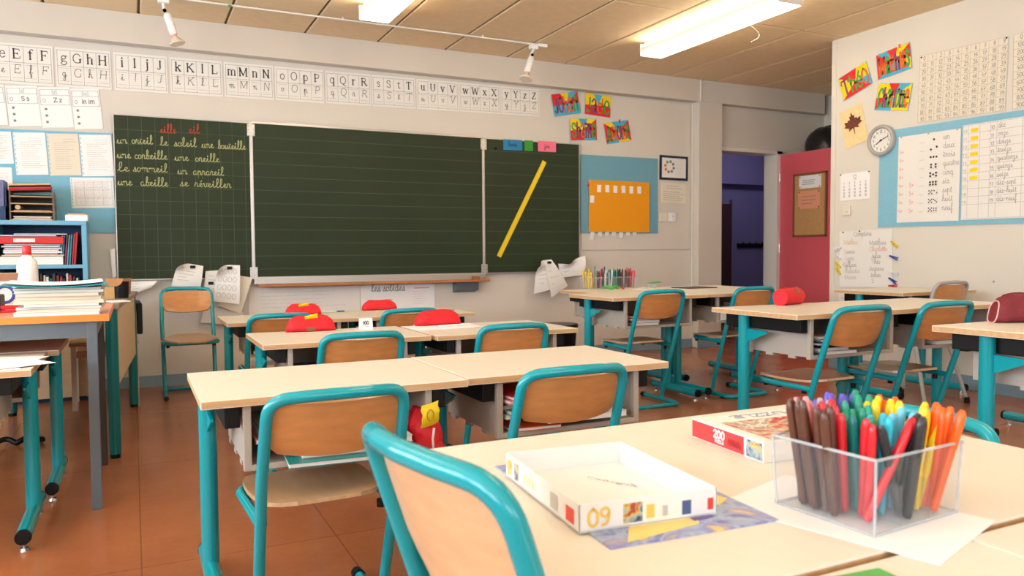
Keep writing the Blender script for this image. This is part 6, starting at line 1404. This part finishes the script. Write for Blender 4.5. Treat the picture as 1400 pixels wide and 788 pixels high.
tag(MB().box((-.14, -.10, 0), (.14, .10, .006)).build('flat_folder', M['brownst'], bevel=.001, loc=(3.80, 4.62, .69), rot=(0, 0, R(4))), 'dark flat folder on the back desk by the pilaster', 'folder')
tag(MB().box((-.05, -.03, 0), (.05, .03, .003)).build('white_slip', M['paper_w'], loc=(onZ(876, 396, .69).x, onZ(876, 396, .69).y, .69)), 'small white slip beside the green cloth strip', 'paper')

# ================================================================== FOREGROUND TABLE
ZT = .60
# picture booklet under the open lid
def frame_from(A, B):       # local frame from an edge
    d = B - A; return math.atan2(d.y, d.x)
def art_mat(name, ramp, scale, detail=3, dist=1.2):
    m = bpy.data.materials.new(name); m.use_nodes = True; nt = m.node_tree; b = nt.nodes['Principled BSDF']
    tc = nt.nodes.new('ShaderNodeTexCoord'); nz = nt.nodes.new('ShaderNodeTexNoise'); nz.inputs['Scale'].default_value = scale; nz.inputs['Detail'].default_value = detail; nz.inputs['Distortion'].default_value = dist
    cr = nt.nodes.new('ShaderNodeValToRGB'); el = cr.color_ramp.elements
    while len(el) > 1: el.remove(el[-1])
    el[0].position = ramp[0][0]; el[0].color = srgb(*ramp[0][1])
    for pos, c in ramp[1:]: e = el.new(pos); e.color = srgb(*c)
    nt.links.new(tc.outputs['Object'], nz.inputs['Vector']); nt.links.new(nz.outputs['Fac'], cr.inputs[0]); nt.links.new(cr.outputs[0], b.inputs['Base Color'])
    b.inputs['Roughness'].default_value = .35
    return m
art1 = art_mat('blue_violet_print', [(.30, (88, 84, 148)), (.42, (120, 130, 190)), (.5, (168, 184, 210)), (.6, (132, 138, 196)), (.70, (226, 196, 120))], 16)
art2 = art_mat('collage_print', [(.3, (40, 36, 40)), (.4, (196, 70, 60)), (.47, (222, 200, 170)), (.56, (150, 130, 120)), (.62, (236, 226, 210)), (.72, (60, 60, 70))], 11, 3, 2.5)
art3 = art_mat('patch_print', [(.35, (50, 66, 110)), (.5, (150, 176, 190)), (.6, (220, 190, 90)), (.7, (170, 70, 60))], 60)
bk_ = thing('picture_board', 'blue and violet printed board under the open white box', 'puzzle picture', (.652, .962, ZT), R(-4))
MB().box((-.128, -.198, 0), (.128, .198, .0025)).build('board', art1, bk_, bevel=.0008)
MB().prism([(-.10, -.19), (.02, -.17), (.06, -.11), (-.03, -.08)], .0026, .0030).prism([(.09, -.12), (.12, -.10), (.11, -.06), (.08, -.07)], .0026, .0030).build('yellow_shape', C_('print_yellow', (238, 216, 130)), bk_)
MB().prism([(.02, -.16), (.055, -.155), (.06, -.10), (.025, -.11)], .0031, .0034).prism([(-.11, .12), (-.08, .12), (-.08, .17), (-.11, .17)], .0026, .0030).build('violet_shape', C_('print_violet', (110, 88, 160)), bk_)
# open lid
lid = thing('open_box_lid', 'open white puzzle box lying face up like a tray', 'box', (.618, .958, ZT + .003), R(-6.2))
lw, ll, lh, lt = .103, .139, .037, .0025
wm = mat('white_card', (232, 231, 229), .6)
MB().box((-lw, -ll, 0), (lw, ll, lt)).build('base', wm, lid)
for a, b in (((-lw, -ll, 0), (lw, -ll + lt, lh)), ((-lw, ll - lt, 0), (lw, ll, lh)), ((-lw, -ll, 0), (-lw + lt, ll, lh)), ((lw - lt, -ll, 0), (lw, ll, lh))): MB().box(a, b).build('side', wm, lid, bevel=.0006)
def side_print(par, face, items):
    """face 'f': front (-y) side, 'l': left (-x) side; items: (name, material, u0, u1, v0, v1 or text)"""
    for it in items:
        nm, m, u0, u1, v0, v1 = it[:6]; mb = MB()
        if len(it) > 6: text_mb(mb, it[6], u0, v0, (v1 - v0) / 7, it[7], PRINT, fit=u1 - u0, serif=False)
        else: mb.add([(u0, v0, 0), (u1, v0, 0), (u1, v1, 0), (u0, v1, 0)], [(0, 1, 2, 3)])
        f0, fe = face
        mb.v = [(p[0], fe, p[1]) if f0 == 'f' else (fe, -p[0], p[1]) for p in mb.v]
        mb.build(nm, m, par, recalc=False)
gold = C_('gold_print', (238, 196, 92)); redq = C_('red_print', (222, 66, 50)); blueq = C_('blue_print', (70, 90, 140)); greyq = C_('grey_print', (190, 186, 178))
side_print(lid, ('f', -ll - .0006), [('numeral', gold, -.092, -.058, .007, .029, '09', .0042), ('picture', art3, -.040, -.012, .005, .031), ('print', gold, -.006, .006, .008, .026), ('print', greyq, .018, .026, .008, .022), ('picture', blueq, .048, .062, .006, .025), ('red_mark', redq, .088, .097, .008, .024)])
side_print(lid, ('l', -lw - .0006), [('numeral', gold, -.132, -.112, .007, .029, '09', .0042), ('picture', art3, -.100, -.082, .005, .031), ('print', C_('pale_gold', (240, 226, 190)), -.06, -.02, .010, .024), ('barcode', greyq, .045, .070, .006, .028), ('red_mark', redq, .098, .124, .006, .026)])
mb = MB(); text_mb(mb, 'Guignol', -.04, 0, .0030, .0012, SCRIPT); 
mb.v = [(v[1] * -1 + .03, -v[0] * 1 + .02, lt + .0006) if False else (.035 + v[0] * .62, .03 - v[0] * .9 + v[1] * .8, lt + .0006) for v in mb.v]; mb.build('handwriting', M['ink2'], lid, recalc=False)

# 200-piece puzzle box
pz = thing('puzzle_box', 'closed red and white 200 piece puzzle box', 'puzzle box', (1.098, 1.068, ZT), R(-5))
pw, pl, ph = .136, .104, .036
MB().box((-pw, -pl, 0), (pw, pl, ph)).build('box', mat('box_white', (240, 234, 226), .4), pz, bevel=.001)
MB().box((-pw - .0008, -pl - .0008, .010), (pw + .0008, pl + .0008, ph + .0008)).build('lid', mat('lid_white', (244, 238, 228), .35), pz, bevel=.001)
mb = MB().add([(-pw + .022, -pl + .006, ph + .0012), (pw - .006, -pl + .006, ph + .0012), (pw - .006, pl - .056, ph + .0012), (-pw + .022, pl - .056, ph + .0012)], [(0, 1, 2, 3)]); mb.build('picture', art2, pz, recalc=False)
mb = MB(); text_mb(mb, 'PUZZLE', 0, 0, .0034, .0042, PRINT, fit=.15, serif=False); mb.v = [(.085 - v[0], pl - .014 - v[1], ph + .0014) for v in mb.v]; mb.build('title', C_('pale_blue_print', (150, 180, 214)), pz, recalc=False)
mb = MB()
for k in range(9): mb.ribbon([(-pw + .03 + .01 * k, -pl + .015 + .006 * k), (pw - .03 - .01 * k, pl * .40 - .018 * k)], .004)
mb.v = [(v[0], v[1], ph + .0016) for v in mb.v]; mb.build('picture_strokes', C_('sand_print', (226, 196, 150)), pz, recalc=False)
side_print(pz, ('l', -pw - .0014), [('red_band', C_('box_red', (222, 58, 62)), -pl, pl * .50, .002, ph - .002), ('picture', art3, pl * .56, pl * .97, .003, ph - .003)])
side_print(pz, ('l', -pw - .0020), [('numeral', M['paper_w'], -pl * .34, -pl * .02, .016, .030, '200', .0034), ('word', M['paper_w'], -pl * .30, -pl * .04, .007, .0125, 'PUZZLE', .0012), ('word', C_('dark_red_print', (150, 30, 36)), pl * .06, pl * .46, .010, .022, 'ANIMAL', .0014)])
# white sheet and the tray of felt pens
sh = tag(MB().box((-.105, -.148, 0), (.105, .148, .0008)).build('white_sheet', M['paper_w'], loc=(.876, .735, ZT + .0004), rot=(0, 0, R(17))), 'white sheet under the clear tray of felt pens', 'paper')
tr_ = thing('pen_tray', 'clear plastic tray full of felt pens in the foreground', 'pen tray', (.908, .738, ZT + .0016), R(4))
clear_tray(tr_, .089, .077, .098, flare=1.05)
for x in (-.03, .03): MB().box((x - .001, -.075, .003), (x + .001, .075, .055)).build('divider', M['acryl'], tr_)
MB().box((-.087, -.001, .003), (.087, .001, .055)).build('divider', M['acryl'], tr_)
TM = Matrix.Translation(tr_.location) @ Matrix.Rotation(R(4), 4, 'Z')
rr = random.Random(11)
zones = [('brown', -.078, -.052, .030, .068, 8, .150), ('red', -.050, -.030, .000, .050, 5, .146), ('red', -.055, -.035, -.040, -.020, 3, .136), ('green', -.030, .005, .010, .045, 6, .142), ('cyan', -.015, .015, -.035, .0, 4, .135), ('black', .000, .030, -.068, -.040, 5, .134),
         ('pale blue', .018, .050, -.045, -.010, 6, .138), ('yellow', .048, .070, -.050, .000, 6, .142), ('orange', .066, .082, -.068, -.040, 5, .146), ('pink', -.060, -.020, .052, .070, 5, .146), ('violet', -.010, .030, .050, .072, 6, .145), ('green', .030, .055, .035, .060, 4, .146), ('yellow', .035, .060, .010, .035, 4, .144), ('orange', .062, .082, .005, .050, 4, .142), ('grey', -.03, .0, .045, .06, 3, .144), ('teal', -.045, -.020, -.03, .0, 3, .132), ('brown', -.080, -.064, -.005, .020, 4, .148), ('violet', .025, .06, .060, .074, 4, .140), ('green', -.012, .012, -.010, .018, 4, .138)]
zn = set()
for col, x0, x1, y0, y1, n_, L_ in zones:
    xm_, ym_ = (x0 + x1) / 2, (y0 + y1) / 2
    side = ('front' if ym_ < -.03 else 'rear' if ym_ > .02 else 'middle') + ' ' + ('left' if xm_ < -.025 else 'right' if xm_ > .03 else 'centre')
    assert (col, side) not in zn, (col, side)
    zn.add((col, side))
    for k in range(n_):
        fx = (k + .5) / n_; x = x0 + (x1 - x0) * fx; y = y0 + (y1 - y0) * ((k * .618) % 1)
        lean = Vector((rr.uniform(-.010, .012) + x * .18, rr.uniform(-.012, .010) + y * .10, 0))
        b_ = TM @ Vector((max(-.078, min(.078, x * .9)), max(-.066, min(.066, y * .9)), .004)); t_ = TM @ (Vector((x, y, L_ + rr.uniform(-.006, .006))) + lean)
        marker(col, b_, t_, '%s %s felt pen from the left in the %s of the foreground tray' % (ORD[k], col, side))
# crossing pens at the tray's front
marker('black', TM @ Vector((.004, -.050, .006)), TM @ Vector((-.052, -.058, .132)), 'black felt pen leaning left across the front of the tray')
marker('red', TM @ Vector((-.062, -.046, .006)), TM @ Vector((.006, -.066, .138)), 'red felt pen leaning right across the front of the tray')
# green folder near the bottom edge
p = onZ(1165, 783, ZT)
tag(MB().box((-.10, -.14, 0), (.0, .0, .004)).build('green_folder', C_('green_folder', (86, 172, 84)), bevel=.001, loc=(p.x + .03, .585, ZT), rot=(0, 0, R(-6))), 'green folder at the bottom picture edge', 'folder')
# small grey slip on the foreground chair seat
tag(MB().box((-.05, -.03, 0), (.05, .03, .0016)).build('seat_slip', M['greyp'], loc=(.46, .80, .421), rot=(0, 0, R(20))), 'pale slip lying on the large foreground chair', 'paper')
